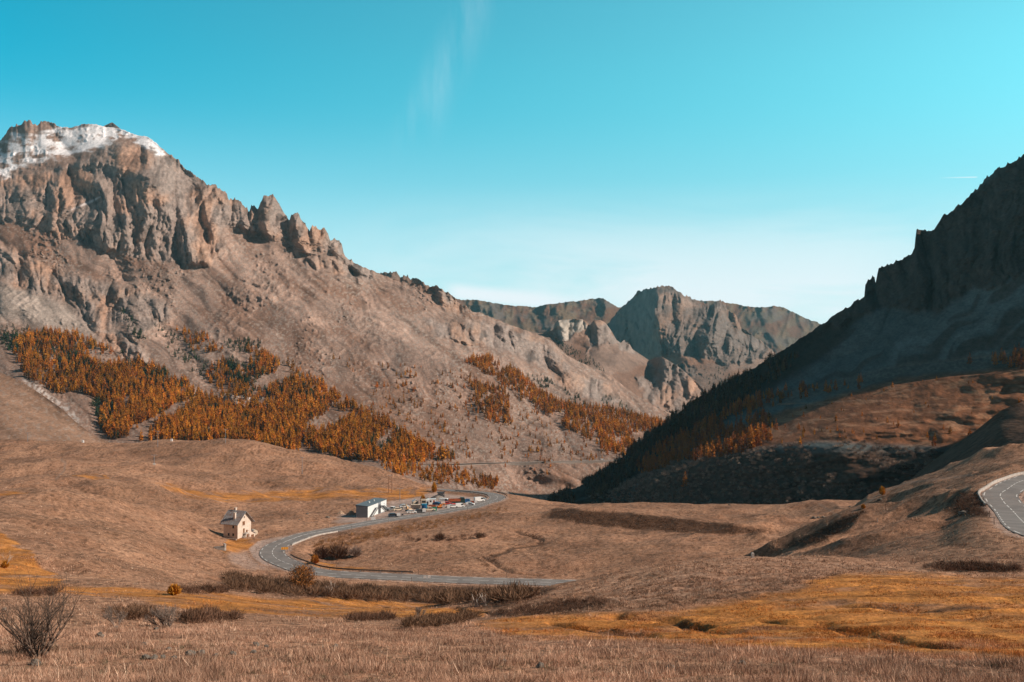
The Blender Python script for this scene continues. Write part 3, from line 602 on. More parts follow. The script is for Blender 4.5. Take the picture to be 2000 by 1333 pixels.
# ---- far rock peak
FC = [(1150,640),(1189,632),(1198,618),(1210,606),(1228,588),(1246,570),(1262,566),(1282,561),(1296,560),(1309,559),(1314,562),(1321,568),(1330,570),(1336,578),(1345,578),(1354,586),(1366,590),(1378,592),(1390,598),(1398,592),(1406,587),(1413,590),(1417,594),(1422,606),(1429,610),(1440,618),(1447,639),(1460,648),(1480,663),(1495,672),(1510,687),(1560,705),(1700,760)]
FR = [[(x, y, np.interp(x, [1150, 1189, 1230, 1285, 1400, 1500, 1700], [5400, 5200, 4900, 4500, 4500, 4300, 4200])) for x, y in FC],
 [(1150,650,5150),(1189,650,5000),(1230,630,4650),(1285,620,4250),(1400,640,4250),(1500,690,4100),(1700,775,4000)],
 [(1150,690,4900),(1189,690,4700),(1240,700,4400),(1285,700,4000),(1340,700,3900),(1420,710,3900),(1500,725,3900),(1700,800,3800)],
 [(1150,800,3500),(1285,800,3400),(1400,810,3300),(1500,820,3300),(1700,860,3300)]]
FCL = [([(1185,640),(1210,604),(1246,568),(1309,556),(1360,586),(1380,600),(1400,588),(1425,600),(1450,640),(1480,662),(1515,690),(1480,700),(1420,715),(1380,700),(1340,698),(1300,690),(1262,700),(1230,690),(1200,670)], 4), ([(1300,710),(1350,715),(1370,735),(1330,738)], 4)]
def Fdisp(px, py, X, Z, D, SV):
    m = lmask(px, py, X, Z, FCL); o = m*rocky(X, D, Z, 1.7, .25)*1.3+(1-m)*(slope_rel(X, Z, -.5, 1.6))
    for ln, A, wl, wr in [([(1290,562),(1278,610),(1290,650),(1300,692)], 230, 28, 60), ([(1400,590),(1395,640),(1380,690)], 200, 18, 34), ([(1432,608),(1445,640)], 120, 8, 22), ([(1330,575),(1340,640),(1330,700)], 110, 16, 34), ([(1365,600),(1370,680)], 90, 12, 26), ([(1460,655),(1470,700)], 90, 14, 30), ([(1250,640),(1262,690)], 110, 18, 22), ([(1430,650),(1425,705)], 80, 12, 24)]: o = o+vridge(px, py, ln, A, wl, wr)
    return o
def Fcol(px, py, X, Y, Z, Nn):
    m = lmask(px, py, X, Z, FCL)[..., None]; st = fbm(X/260, Z/110, 3., 4)[..., None]; br = sstep(-.2, .3, st); col = SCR*.7*(1-.7*br)+BRN*.7*br
    og = sstep(.05, .5, fbm(X/120, Z/160, 11., 3))[..., None]*.6; og = np.maximum(og, .8*softpoly([(1425,610),(1440,618),(1450,645),(1432,640)], px, py, 3)[..., None]); rk = ROCKG*.66*(1-og)+ROCKO*.66*og; sn = softpoly([(1280,575),(1312,572),(1370,600),(1340,602),(1300,596)], px, py, 5)[..., None]
    return col*(1-m)+(rk*(1+.35*fbm(X/16, Z/40, 2., 3)[..., None]))*m*(1-sn*.6)+SCR*1.2*sn*m*.6
# ---- background ridges
BC = [(820,600),(880,580),(901,586),(930,586),(950,590),(993,597),(1045,600),(1081,593),(1134,588),(1150,585),(1176,583),(1192,592),(1204,599),(1218,602),(1240,606),(1300,600),(1350,588),(1360,588),(1399,588),(1420,592),(1435,594),(1465,600),(1490,600),(1513,598),(1528,600),(1540,606),(1570,621),(1590,628),(1606,634),(1700,655),(1900,700)]
BR = [[(x, y, np.interp(x, [820, 1180, 1350, 1600, 1900], [5600, 5900, 6300, 6300, 6300])) for x, y in BC], [(820,640,5200),(1100,640,5400),(1250,660,5600),(1500,650,5700),(1700,690,5700),(1900,740,5700)], [(820,760,4700),(1250,760,4800),(1500,760,4800),(1900,800,4800)]]
def Bcol(px, py, X, Y, Z, Nn):
    st = fbm(X/300, Z/120, 3., 4)[..., None]; g = sstep(-.1, .4, st); g2 = sstep(-.1, .2, fbm(X/70, Z/70, 23., 3))[..., None]*.5
    col = BRN*.75*(1-g)+ROCKG*.52*g; return col*(1-g2)+DKG*2.2*g2
def Bdisp(px, py, X, Z, D, SV):
    return -ridged(X/330, Z/420, 1., 4)*95-ridged(X/90, Z/110, 7., 4)*30
B2C = [(700,560),(742,535),(750,532),(756,536),(764,531),(774,532),(782,540),(795,539),(803,545),(816,544),(826,552),(841,560),(900,600)]
B2R = [[(x, y, 3600) for x, y in B2C], [(700,600,3400),(900,640,3400)], [(700,700,3100),(900,720,3100)]]
B3R = [[(150,262,5200),(195,250,5200),(208,244,5200),(219,239,5200),(228,246,5200),(240,256,5200),(300,285,5200)], [(150,300,5000),(300,320,5000)], [(150,420,4600),(300,420,4600)]]
# ---- brown hill foot at far left
L3R = [[(-400,600,1500),(-200,665,1400),(-60,705,1300),(0,728,1260),(40,745,1240),(80,770,1210),(120,798,1180),(150,826,1150),(185,852,1120),(215,865,1100),(300,895,1050),(400,930,1000)],
 [(-400,760,1200),(0,800,1100),(150,870,1050),(400,945,970)], [(-400,900,950),(0,900,920),(150,910,900),(400,960,900)], [(-400,1000,800),(400,1020,800)]]
def L3col(px, py, X, Y, Z, Nn):
    a, b = rot(X, Z, -.55); st = fbm(a/120, b/14, 1., 4)[..., None]; col = np.array([.25, .15, .10])*(1+.35*st); bo = sstep(.2, .4, fbm(X/5, Z/4, 31., 3))[..., None]; return col*(1-.4*bo)+SCRG*.4*bo
# ---- shaded mountain on the right
RCp = [(1060,986,1330),(1075,979,1350),(1100,964,1370),(1166,934,1430),(1216,894,1500),(1251,864,1560),(1296,829,1640),(1322,809,1680),(1352,784,1710),(1382,768,1740),(1427,743,1790),(1467,722,1820),(1500,703,1850),(1560,664,1880),(1605,634,1900),(1624,621,1890),(1657,599,1870),(1689,577,1850),(1690,556,1850),(1697,548,1845),(1704,540,1840),(1708,545,1840),(1710,552,1838),(1714,535,1835),(1717,524,1832),(1732,516,1825),(1740,518,1820),(1759,506,1800),(1768,506,1795),(1775,500,1790),(1787,486,1780),(1789,450,1775),(1795,447,1770),(1803,448,1765),(1811,454,1760),(1824,452,1750),(1830,437,1745),(1837,427,1740),(1846,420,1730),(1860,411,1715),(1875,400,1700),(1890,385,1690),(1905,372,1680),(1920,355,1665),(1935,340,1650),(1954,327,1630),(1980,314,1610),(2000,303,1590),(2300,100,1400),(2800,-60,1300)]
_RD = [[1345,1305,1330,1350,1290,1150,1050,950],[1330,1280,1290,1290,1215,1075,985,850],[1318,1255,1235,1180,1090,950,850,780],[1306,1230,1160,1040,1000,900,800,730],[1295,1110,960,850,825,750,700,680]]
def _rs(r, i): return [(x, y, np.interp(x, [1060, 1250, 1450, 1605, 1750, 2000, 2300, 2800], _RD[i])) for x, y, d in r]
RR = [RCp,
 [(1060,989,1310),(1200,925,1450),(1300,846,1590),(1400,790,1620),(1470,750,1640),(1605,672,1660),(1700,620,1580),(1800,560,1500),(1900,480,1420),(2000,410,1330),(2300,330,1180),(2800,300,1080)],
 [(1060,991,1290),(1200,945,1360),(1300,885,1390),(1400,832,1360),(1470,792,1320),(1560,762,1260),(1640,747,1200),(1700,728,1150),(1760,717,1100),(1850,706,1050),(1900,702,1000),(2000,690,950),(2300,640,850),(2800,600,780)],
 [(1060,993,1270),(1200,955,1290),(1300,900,1230),(1400,855,1170),(1470,822,1130),(1560,795,1090),(1640,775,1060),(1700,760,1020),(1850,738,960),(2000,725,900),(2300,690,800),(2800,660,730)],
 [(1060,994,1240),(1200,962,1180),(1300,928,1040),(1400,898,960),(1500,878,900),(1650,866,850),(1800,870,800),(2000,868,750),(2300,860,700),(2800,860,680)],
 [(1060,1003,1270),(1200,1003,1110),(1300,1003,960),(1450,998,850),(1640,992,760),(1800,980,700),(2000,965,640),(2800,950,600)],
 [(1060,1070,1100),(1300,1080,700),(1640,1070,560),(1800,1060,500),(2800,1060,480)]]
RCL = [([(1600,640),(1690,545),(1790,440),(1850,405),(2000,295),(2400,40),(2400,200),(2100,430),(2000,520),(1960,560),(1900,560),(1850,600),(1790,610),(1740,600),(1690,610),(1640,640)], 8)]
RR = [_rs(r, i) if i < 5 else r for i, r in enumerate(RR)]
def Rdisp(px, py, X, Z, D, SV):
    m = lmask(px, py, X, Z, RCL); a, b = rot(X+fbm(X/90, Z/90, 2., 2)*25, Z+fbm(X/90, Z/90, 12., 2)*25, .66); o = m*rocky(X, D, Z, .8)*.7+(1-m)*((1-np.minimum(np.abs(perlin(b/70, a/420, 2.2))*2.4, 1)**.8)*14*sstep(950, 1150, D)-fbm(X/22, Z/16, 3., 3)*2.0)
    low = 1-sstep(850, 1000, D); o = o+low*fbm(X/75, Z/22, 4., 3)*14
    md = sstep(1000, 1150, D)*(1-sstep(1300, 1450, D)); o = o-md*(ridged(X/14, D/22, 8., 3)*2.5)*0
    return o
def Rcol(px, py, X, Y, Z, Nn):
    m = lmask(px, py, X, Z, RCL)[..., None]; q = X; a, b = rot(X+fbm(X/90, Z/90, 2., 2)*25, Z+fbm(X/90, Z/90, 12., 2)*25, .66); st = fbm(a/260, b/20, 1., 4)[..., None]; f = fbm(q/8, Z/6, 7., 3)[..., None]
    scree = np.array([.098, .118, .12])*(1+.3*st+.15*f); veg = np.array([.05, .035, .027])*(1+.3*f); g = sstep(.12, .35, fbm(a/150, b/30, 9., 3)+.1)[..., None]  # scree kept dark and teal: shade put into the slope's colour
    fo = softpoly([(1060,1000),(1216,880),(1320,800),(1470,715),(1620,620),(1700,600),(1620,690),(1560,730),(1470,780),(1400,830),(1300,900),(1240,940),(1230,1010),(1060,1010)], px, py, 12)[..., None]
    col = scree*(1-g*.7)+veg*g*.7; col = col*(1-fo)+veg*.8*fo  # forest ground darkened in place of a cast shadow
    rk = ROCKG*.24*(1+.4*fbm(X/12, Z/20, 2., 3)[..., None]); col = col*(1-m)+rk*m  # cliff rock darkened well below its lit tone to deepen the shade
    mor = softpoly([(1440,800),(1500,770),(1640,742),(1760,712),(1900,698),(2200,640),(2200,680),(1900,722),(1760,735),(1640,765),(1560,785),(1490,800)], px, py, 6)[..., None]; bo = sstep(-.2, .25, fbm(X/5, Z/3, 31., 3))[..., None]
    col = col*(1-mor)+(np.array([.13, .112, .098])*(1+.45*fbm(X/5, Z/4, 31., 3)[..., None]))*mor*1.0
    mea = softpoly([(1360,870),(1440,840),(1500,812),(1640,770),(1760,738),(1900,724),(2300,690),(2300,880),(1800,872),(1600,862),(1480,875),(1400,900)], px+fbm(X/20, Z/20, 1., 3)*10, py, 7)[..., None]
    mc = np.array([.20, .088, .044])*(1+.35*fbm(X/30, Z/9, 2., 3)[..., None]+.3*f); lt = sstep(.2, .4, fbm(X/40, Z/7, 77., 3))[..., None]; mc = mc*(1-.6*lt)+np.array([.36, .20, .115])*.6*lt
    col = col*(1-mea)+mc*mea
    for pl, w0 in (([(1500,868),(1540,850),(1555,828),(1600,818),(1680,808),(1760,800),(1880,812)], 4), ([(1520,790),(1700,782),(1900,795)], 3), ([(1700,830),(1800,824),(1990,836)], 4), ([(1740,770),(1790,758),(1830,748)], 4)):
        d, _ = segdist(pl, px+fbm(X/12, Y/12, 3., 2)*6, py); w = .5*((1-sstep(w0*.3, w0*.8, d))*sstep(-.4, .2, fbm(X/25, Z/25, 3., 2)))[..., None]; col = col*(1-w)+np.array([.34, .20, .125])*w
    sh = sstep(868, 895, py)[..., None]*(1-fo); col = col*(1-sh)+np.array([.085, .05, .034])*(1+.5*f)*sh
    return col
def jagR(px): return -(ridged(px/11.0, 2.5, 0., 3)-.7)*4*np.interp(px, [1060, 1600, 1690, 2800], [.5, .6, 1.2, 1.5])
R3R = [[(1720,968,640),(1760,950,600),(1784,932,590),(1799,918,580),(1854,877,560),(1905,842,545),(1955,802,530),(2000,783,520),(2100,715,560),(2250,600,640),(2400,470,690),(2800,310,740),(3300,300,740),(4000,260,740)],
 [(1720,980,600),(1784,945,560),(1854,900,520),(1955,850,480),(2100,800,480),(2400,700,520),(2800,640,520),(4000,600,520)],
 [(1720,1000,520),(1854,940,450),(2000,900,420),(2400,850,400),(2800,820,380),(4000,760,350)],
 [(1720,1040,440),(2000,980,380),(2800,920,330),(4000,850,280)]]
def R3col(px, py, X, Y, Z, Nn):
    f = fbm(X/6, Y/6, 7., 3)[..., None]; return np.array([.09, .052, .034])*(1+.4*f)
MRS = ((.012, .09, .45), (.10, .22, .30), (1.2, 1.2, .6), .95, (1, .38, .8))
def build_mountains():
    mr = mat_col('mountain_rock', *MRS)
    mf = mat_col('far_rock', (.006, .03, .12), (.10, .18, .22), (8.0, 6.0, 1.5))
    loft('mountain', LROWS, -400, 1440, 1.7, 1.15, Ldisp, Lcol, mr, 70, jagL, ref=2200)
    loft('mountain_spur', L2R, 930, 1600, 1.6, 1.3, simple_disp(1.0, -.6, 1.1, [([(1092,628),(1100,660)], 60, 6, 40), ([(1165,628),(1172,668)], 50, 8, 24), ([(1296,702),(1300,740),(1290,780)], 90, 16, 50), ([(1345,740),(1350,770)], 40, 8, 20)], L2CL), L2col, mr, 40, ref=3000)
    loft('rock_peak', FR, 1150, 1700, 1.3, 1.3, Fdisp, Fcol, mf, 26, lambda px: -(ridged(px/8., 3.5, 0., 3)-.7)*3, ref=4400)
    loft('background_ridge', BR, 820, 1900, 2.2, 1.6, Bdisp, Bcol, mf, 60, lambda px: -(ridged(px/9., 4.5, 0., 3)-.7)*1.6, ref=5800)
    loft('background_ridge', B2R, 700, 900, 2, 2, Bdisp, lambda *a: Fcol(*a)*.9, mf, 30, lambda px: -(ridged(px/7., 6.5, 0., 3)-.7)*4)
    loft('background_peak', B3R, 150, 300, 2, 3, Bdisp, lambda px, py, X, Y, Z, Nn: ROCKG*.6*np.ones(px.shape+(1,)), mf, 30)
    loft('hill', L3R, -400, 400, 2.0, 1.3, simple_disp(.35, -.5, .6), L3col, mr, 60, ref=1150)
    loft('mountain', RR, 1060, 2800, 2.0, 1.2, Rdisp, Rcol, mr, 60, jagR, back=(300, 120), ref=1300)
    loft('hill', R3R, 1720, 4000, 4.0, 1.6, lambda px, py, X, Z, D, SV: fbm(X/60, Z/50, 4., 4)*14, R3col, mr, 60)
# ================================================================ plants
def quads_mesh(name, base, tip, w, m, col=None, kite=.45):
    """kite-shaped leaf faces from base to tip, w wide"""
    n = len(base); d = tip-base; r = RNG.normal(size=(n, 3)); s = np.cross(d, r); s /= np.linalg.norm(s, axis=1)[:, None]+1e-9
    mid = base+d*kite; V = np.stack([base, mid+s*w[:, None]/2, tip, mid-s*w[:, None]/2], 1).reshape(-1, 3)
    F4 = np.arange(4*n).reshape(-1, 4); c = None if col is None else np.repeat(col, 4, 0)
    return mesh_np(name, V, F4, m, c, smooth=False)
def leaf_mat(name, col, var=.25, rough=.9, objrand=.22):
    m, nt, b = new_mat(name, rough, .05); at = N(nt, 'ShaderNodeVertexColor', layer_name='Col'); n = noise_node(nt, .5, 3)
    c = mixc(nt, 1., at.outputs[0], ramp(nt, n.outputs[0], .3, .7, (1-var,)*3, (1+var,)*3), 'MULTIPLY')
    c = mixc(nt, 1., c, col, 'MULTIPLY')
    oi = N(nt, 'ShaderNodeObjectInfo'); h = N(nt, 'ShaderNodeHueSaturation')
    for k, lo, hi in (('Value', 1-objrand, 1+objrand), ('Hue', .49, .512)):
        mr = N(nt, 'ShaderNodeMapRange'); mr.inputs[3].default_value = lo; mr.inputs[4].default_value = hi; nt.links.new(oi.outputs['Random'], mr.inputs[0]); nt.links.new(mr.outputs[0], h.inputs[k])
    nt.links.new(c, h.inputs['Color']); nt.links.new(h.outputs[0], b.inputs['Base Color']); return m
def crown_arrays(K, nb, R, droop, seed, h0=.12, pw=.8, wid=.55):
    """unit-height conifer crown: faces as base, tip, width arrays"""
    r = np.random.default_rng(seed); B = []; T = []; W = []
    for k in range(K):
        h = h0+(1-h0)*((k+.5)/K)+r.uniform(-.012, .012); rr = R*((1-h)/(1-h0))**pw*r.uniform(.8, 1.12)*(1 if h > .2 else .8)+.006
        a0 = r.uniform(0, 6.28)
        for j in range(nb):
            a = a0+6.283*j/nb+r.uniform(-.3, .3); q = rr*r.uniform(.65, 1.15); inn = q*r.uniform(0, .25)
            B.append((math.cos(a)*inn, math.sin(a)*inn, h+.02)); T.append((math.cos(a)*q, math.sin(a)*q, h-droop*q+r.uniform(-.01, .015))); W.append(max(.016, q*wid*1.6*r.uniform(.7, 1.2)))
    B.append((0, 0, .93)); T.append((0, 0, 1.01)); W.append(.02)
    return np.array(B), np.array(T), np.array(W)
TREEK = {'larch': [crown_arrays(14, 7, .25, .10, s, .08, .72) for s in (1, 2, 3)]+[crown_arrays(12, 6, .18, .05, 9, .16, .9)],
         'pine': [crown_arrays(10, 6, .25, -.15, s, .08, .5, .6) for s in (4, 5)]}
def trunk_mesh(h, r, m, name='trunk'):
    b = MB(); b.tube((0, 0, -.6), (0.1, 0, h*.45), r, r*.6, 7); b.tube((.1, 0, h*.45), (0, 0, h*.95), r*.6, r*.12, 6); return b.mesh(name, m, True)
def forest_stuff(name, kind, P, H, m, label, cat):
    """all the remaining small trees as one mesh"""
    V = []; Cc = []; r = np.random.default_rng(3)
    TB = []; TT = []; TW = []; TC = []
    arrs = TREEK[kind]; pick = r.integers(0, len(arrs), len(P))
    for q, (B, T, W) in enumerate(arrs):
        ii = np.nonzero(pick == q)[0]
        if len(ii) == 0: continue
        sel = np.arange(len(B)) if kind == 'pine' else np.arange(0, len(B), 1)
        B, T, W = B[sel], T[sel], W[sel]
        a = r.uniform(0, 6.28, len(ii)); c, s = np.cos(a)[:, None], np.sin(a)[:, None]; h = H[ii][:, None]; wd = r.uniform(.8, 1.25, len(ii))[:, None]
        for A, out in ((B, TB), (T, TT)):
            x = A[None, :, 0]*c-A[None, :, 1]*s; y = A[None, :, 0]*s+A[None, :, 1]*c
            out.append(np.stack([x*h*wd+P[ii][:, 0:1], y*h*wd+P[ii][:, 1:2], A[None, :, 2]*h+P[ii][:, 2:3]], -1).reshape(-1, 3))
        TW.append((W[None]*h*wd).ravel()); v = r.uniform(.5, 1.3, len(ii))*(1+.3*np.clip(fbm(P[ii][:, 0]/70, P[ii][:, 2]/50, 5., 3), -1, 1)); g = r.uniform(.78, 1.2, len(ii)); gr = (r.uniform(0, 1, len(ii)) < .07)*.35
        cc = np.stack([v*(1-gr), v*g*(1-gr*.6), v*(1+gr)], -1); TC.append(np.repeat(cc, len(B), 0))
    me = quads_mesh(name, np.concatenate(TB), np.concatenate(TT), np.concatenate(TW), m, np.concatenate(TC)); o = link(name, me)
    return tag(o, label, cat, None, 'stuff')
def sample_sheet(S, poly, n, soft=0, rng=RNG):
    ok = inpoly(poly, S['PX'], S['PY']) & (S['N'][..., 2] > .35); idx = np.nonzero(ok.ravel())[0]
    if len(idx) == 0: return np.zeros((0, 3))
    D = S['P'][..., 1].ravel()[idx]; w = 1/S['N'][..., 2].ravel()[idx].clip(.3)*1.0; w = w*sstep(-.6, .0, fbm(S['P'][..., 0].ravel()[idx]/60, S['P'][..., 2].ravel()[idx]/40, 66., 3)); w /= w.sum()
    q = rng.choice(idx, size=n, p=w); return S['P'].reshape(-1, 3)[q]+rng.normal(size=(n, 3))*np.array([1.5, 1.5, 0])

# bare shrub with real branching (tubes)
def branch_shrub(seed, height, spread, stems, levels=4, thick=.05, kids=(3, 4), nsides=4, lean=.35, mid=2):
    r = random.Random(seed); b = MB()
    def grow(p, d, ln, rad, lv):
        seg = 3 if lv >= levels-1 else 2; q = p.copy()
        for i in range(seg):
            d = (d+Vector((r.gauss(0, .13), r.gauss(0, .13), .05+r.gauss(0, .06)))).normalized(); n = q+d*ln/seg
            b.tube(q, n, rad*(1-.28*i/seg), rad*(1-.28*(i+1)/seg), nsides if lv > 1 else 3)
            if lv > 0:
                for _ in range(r.randint(*kids) if i == seg-1 else r.randint(0, mid)):
                    e = (d+Vector((r.gauss(0, .42), r.gauss(0, .42), r.uniform(-.05, .35)))).normalized()
                    grow(n, e, ln*r.uniform(.55, .85), max(.004, rad*.5), lv-1)
            q = n
    for s in range(stems):
        a = r.uniform(0, 6.28); sp = r.uniform(.1, 1)*lean; d = Vector((math.cos(a)*sp*spread, math.sin(a)*sp*spread, 1)).normalized()
        grow(Vector((math.cos(a)*.25*sp, math.sin(a)*.25*sp, -.15)), d, height*r.uniform(.30, .42), thick*r.uniform(.6, 1.1), levels)
    return b
def twig_arrays(n, seed, up=.5, flat=.8):
    """unit twiggy bush: thin faces leaving the base, then forking"""
    r = np.random.default_rng(seed); a = r.uniform(0, 6.283, n); el = np.arcsin(r.uniform(.12, 1, n)**up); ln = r.uniform(.55, 1.0, n)
    d = np.stack([np.cos(a)*np.cos(el)*flat, np.sin(a)*np.cos(el)*flat, np.sin(el)], -1)
    t0 = r.uniform(0, .75, n)[:, None]*ln[:, None]; B = d*t0+r.normal(size=(n, 3))*.05; T = d*ln[:, None]+r.normal(size=(n, 3))*.07; B[:, 2] = np.abs(B[:, 2]); T[:, 2] = np.abs(T[:, 2])
    return B, T
def bush_mesh(name, n, seed, w, m, h=1.0, flat=.8, up=.5, tone=(.7, 1.3)):
    B, T = twig_arrays(n, seed, up, flat); r = np.random.default_rng(seed+1); c = r.uniform(tone[0], tone[1], n)[:, None]*np.ones((1, 3))
    return quads_mesh(name, B*h, T*h, np.full(n, w)*r.uniform(.6, 1.4, n), m, c, .5)
def tufts(name, P, hgt, wid, nb, m, colf, label, cat, lean=.35, seed=1, kite=.3):
    r = np.random.default_rng(seed); n = len(P); P = np.repeat(P, nb, 0); h = np.repeat(hgt, nb)*r.uniform(.5, 1.15, n*nb); w = np.repeat(wid, nb)*r.uniform(.6, 1.4, n*nb)
    sp = np.repeat(hgt, nb)[:, None]*r.normal(size=(n*nb, 2))*.28; B = P.copy(); B[:, :2] += sp; B[:, 2] -= .03
    d = np.stack([r.normal(size=n*nb)*lean, r.normal(size=n*nb)*lean, np.ones(n*nb)], -1); d /= np.linalg.norm(d, axis=1)[:, None]
    c = np.repeat(colf, nb, 0)*r.uniform(.72, 1.28, n*nb)[:, None]
    me = quads_mesh(name, B, B+d*h[:, None], w, m, np.clip(c, 0, 1), kite); o = link(name, me); return tag(o, label, cat, None, 'stuff')

def plants():
    t0 = time.time()
    needle = leaf_mat('larch_needles', (.42, .138, .02)); pineM = leaf_mat('pine_needles', (.045, .062, .03)); bark = mat('bark', (.12, .085, .06), .95, .1, 4, .4)
    dull = leaf_mat('larch_shade_tint', (.12, .055, .025)); greyt = leaf_mat('grey_twigs', (.29, .21, .17)); browt = leaf_mat('brown_twigs', (.15, .085, .055)); goldl = leaf_mat('golden_leaves', (.50, .215, .03)); straw = leaf_mat('straw', (1, 1, 1), .15, .9, 0)  # dull is the larch needles again, with shade put into the colour
    L, L2, FPK, B_, B2_, B3_, L3, R, R3 = list(SHEETS.values())
    lar = []; pin = []
    def put(lst, S, poly, n, h0, h1, tagname):
        P = sample_sheet(S, poly, int(n*(2.2 if tagname == 'w' and lst is lar else 1.2))); H = RNG.uniform(h0*.6, h1, len(P))*.98
        for p, h in zip(P, H): lst.append((p, h, tagname))
    A = [(25,668),(80,648),(160,656),(215,686),(290,716),(330,732),(400,772),(430,788),(500,800),(560,828),(592,852),(585,888),(520,880),(440,866),(330,868),(250,860),(205,856),(190,830),(205,790),(170,775),(150,765),(130,772),(110,770),(90,758),(50,742),(30,700)]
    put(lar, L, A, 1250, 13, 21, 'w'); put(pin, L, A, 330, 8, 14, 'w')
    for pp, nn in (([(95,680),(140,690),(200,735),(180,745),(110,710)], 70), ([(250,712),(340,735),(360,765),(290,755)], 80), ([(180,790),(215,800),(230,850),(200,850)], 45), ([(400,800),(470,810),(500,835),(430,830)], 60), ([(560,745),(640,790),(610,800),(560,770)], 50), ([(0,640),(40,650),(45,690),(10,690)], 40), ([(430,700),(520,730),(560,770),(500,770),(440,735)], 80), ([(700,860),(780,875),(760,890),(700,880)], 30)): put(pin, L, pp, nn, 11, 17, 'w')
    put(lar, L, [(200,800),(260,770),(500,800),(592,852),(585,888),(440,866),(250,860)], 500, 14, 21, 'w')
    Bp = [(480,685),(540,700),(600,735),(680,788),(760,828),(800,858),(840,880),(900,897),(820,906),(760,905),(700,902),(640,892),(592,872),(560,850),(520,820),(510,800),(540,790),(520,760),(488,720)]
    put(lar, L, Bp, 900, 12, 20, 'w'); put(pin, L, Bp, 170, 8, 14, 'w')
    put(lar, L, [(740,903),(800,905),(880,915),(970,942),(965,958),(880,952),(800,938),(756,922)], 120, 9, 14, 'w')
    put(lar, L, [(905,706),(960,698),(1005,725),(1050,762),(1100,790),(1150,808),(1210,836),(1238,866),(1225,893),(1180,882),(1130,850),(1085,828),(1040,790),(985,755),(930,722)], 520, 12, 19, 'w')
    put(lar, L, [(1100,790),(1190,800),(1300,826),(1300,850),(1238,880),(1180,845)], 260, 12, 18, 'w'); put(lar, L2, [(1185,764),(1215,780),(1265,800),(1310,820),(1300,840),(1230,830),(1190,800)], 140, 13, 20, 'w')
    put(lar, L, [(915,745),(985,760),(1000,800),(990,830),(950,825),(925,790)], 130, 12, 17, 'w'); put(lar, L, [(640,700),(900,725),(1000,765),(1100,830),(1200,885),(1150,905),(900,900),(860,880),(800,850),(740,810)], 230, 5, 13, 'w'); put(lar, L, [(340,645),(400,655),(440,690),(380,690)], 50, 9, 14, 'w')
    put(lar, L, [(420,700),(520,740),(560,780),(520,800),(440,780),(400,740)], 120, 10, 16, 'w'); put(lar, L, [(740,860),(950,870),(1200,895),(1180,925),(1000,930),(860,940)], 25, 5, 10, 'w')
    for poly, n in (([(0,630),(60,640),(95,680),(60,705),(25,690),(0,670)], 60), ([(60,650),(240,690),(300,720),(260,720),(100,690)], 50), ([(235,600),(262,625),(285,665),(262,668),(240,630)], 32), ([(300,635),(350,655),(395,700),(445,740),(400,745),(350,708),(308,668)], 90), ([(440,662),(505,668),(525,700),(480,705),(440,682)], 55), ([(430,715),(500,745),(545,775),(500,792),(455,770)], 70),
                    ([(1020,735),(1060,735),(1090,755),(1060,765)], 40), ([(1190,770),(1230,790),(1250,830),(1200,815),(1170,785)], 40), ([(560,740),(600,760),(640,790),(600,790)], 25), ([(1100,760),(1130,770),(1150,800),(1110,790)], 25)):
        put(pin, L, poly, n, 7, 12, 'w')
    put(pin, L2, [(1080,664),(1120,680),(1160,705),(1190,730),(1180,738),(1140,715),(1095,690)], 110, 7, 12, 'w'); put(pin, FPK, [(1360,715),(1420,720),(1440,770),(1390,770)], 60, 9, 14, 'w')
    # right-hand side
    rs = []
    put(rs, R, [(1070,985),(1100,960),(1166,930),(1216,890),(1296,825),(1350,782),(1427,740),(1500,702),(1560,700),(1520,740),(1445,785),(1385,822),(1320,856),(1262,892),(1225,940),(1180,978),(1110,988)], 2000, 7, 13, 'r')
    put(rs, R, [(1250,912),(1285,885),(1330,858),(1380,833),(1430,800),(1475,788),(1503,818),(1512,845),(1495,868),(1450,886),(1400,898),(1330,905),(1270,925),(1245,930)], 420, 12, 18, 'g')
    put(rs, R, [(1430,805),(1490,775),(1560,758),(1690,745),(1700,758),(1600,775),(1500,800)], 70, 9, 14, 'g'); put(rs, R, [(1925,705),(2000,690),(2040,700),(2000,735),(1940,730)], 45, 9, 14, 'g')
    put(rs, R, [(1500,870),(1560,800),(1700,760),(1900,730),(2000,740),(1990,860),(1700,862)], 34, 4, 8, 'g'); put(rs, R, [(1540,835),(1660,840),(1680,872),(1560,876)], 14, 5, 9, 'g')
    def size(t): return t[1]/t[0][1]
    rs.sort(key=size, reverse=True); lit = [t for t in rs if t[2] == 'g']; dark = [t for t in rs if t[2] == 'r']
    ind = lit[:300]; rest_r = dark
    crowns = []
    for q, (B, T, W) in enumerate(TREEK['larch']):
        r = np.random.default_rng(q); sub = 3; B2 = np.repeat(B, sub, 0); T2 = np.repeat(T, sub, 0); k = len(B2); j = r.uniform(.25, .9, k)[:, None]
        BB = B2+(T2-B2)*(j-.25)*.8; TT = BB+(T2-B2)*.5+r.normal(size=(k, 3))*.025; crowns.append(quads_mesh('crown', BB, TT, np.repeat(W, sub)*.55, needle, np.clip(r.uniform(.7, 1.3, k), 0, 2)[:, None]*np.ones((1, 3)), .5))
    trunkm = trunk_mesh(1.0, .018, bark)
    def tree(name, p, h, crown, trunk, label, cat, group, parts=True, wd=1.0):
        e = empty(name, tuple(p), RNG.uniform(0, 6.28), label, cat, group); e.scale = (h*wd, h*wd, h)
        link('trunk', trunk, e); link('crown', crown, e); return e
    special = [(1338,952,30,'single orange larch standing out among the dark bushes below the stand'), (1824,873,20,'round golden larch at the foot of the dark right-hand ridge'), (1217,908,14,'small orange larch low on the shaded slope left of the golden stand'),(1895,712,22,'tall larch on the boulder rim at the top right of the meadow'),(1560,840,14,'lone larch beside the fork in the pale track')]
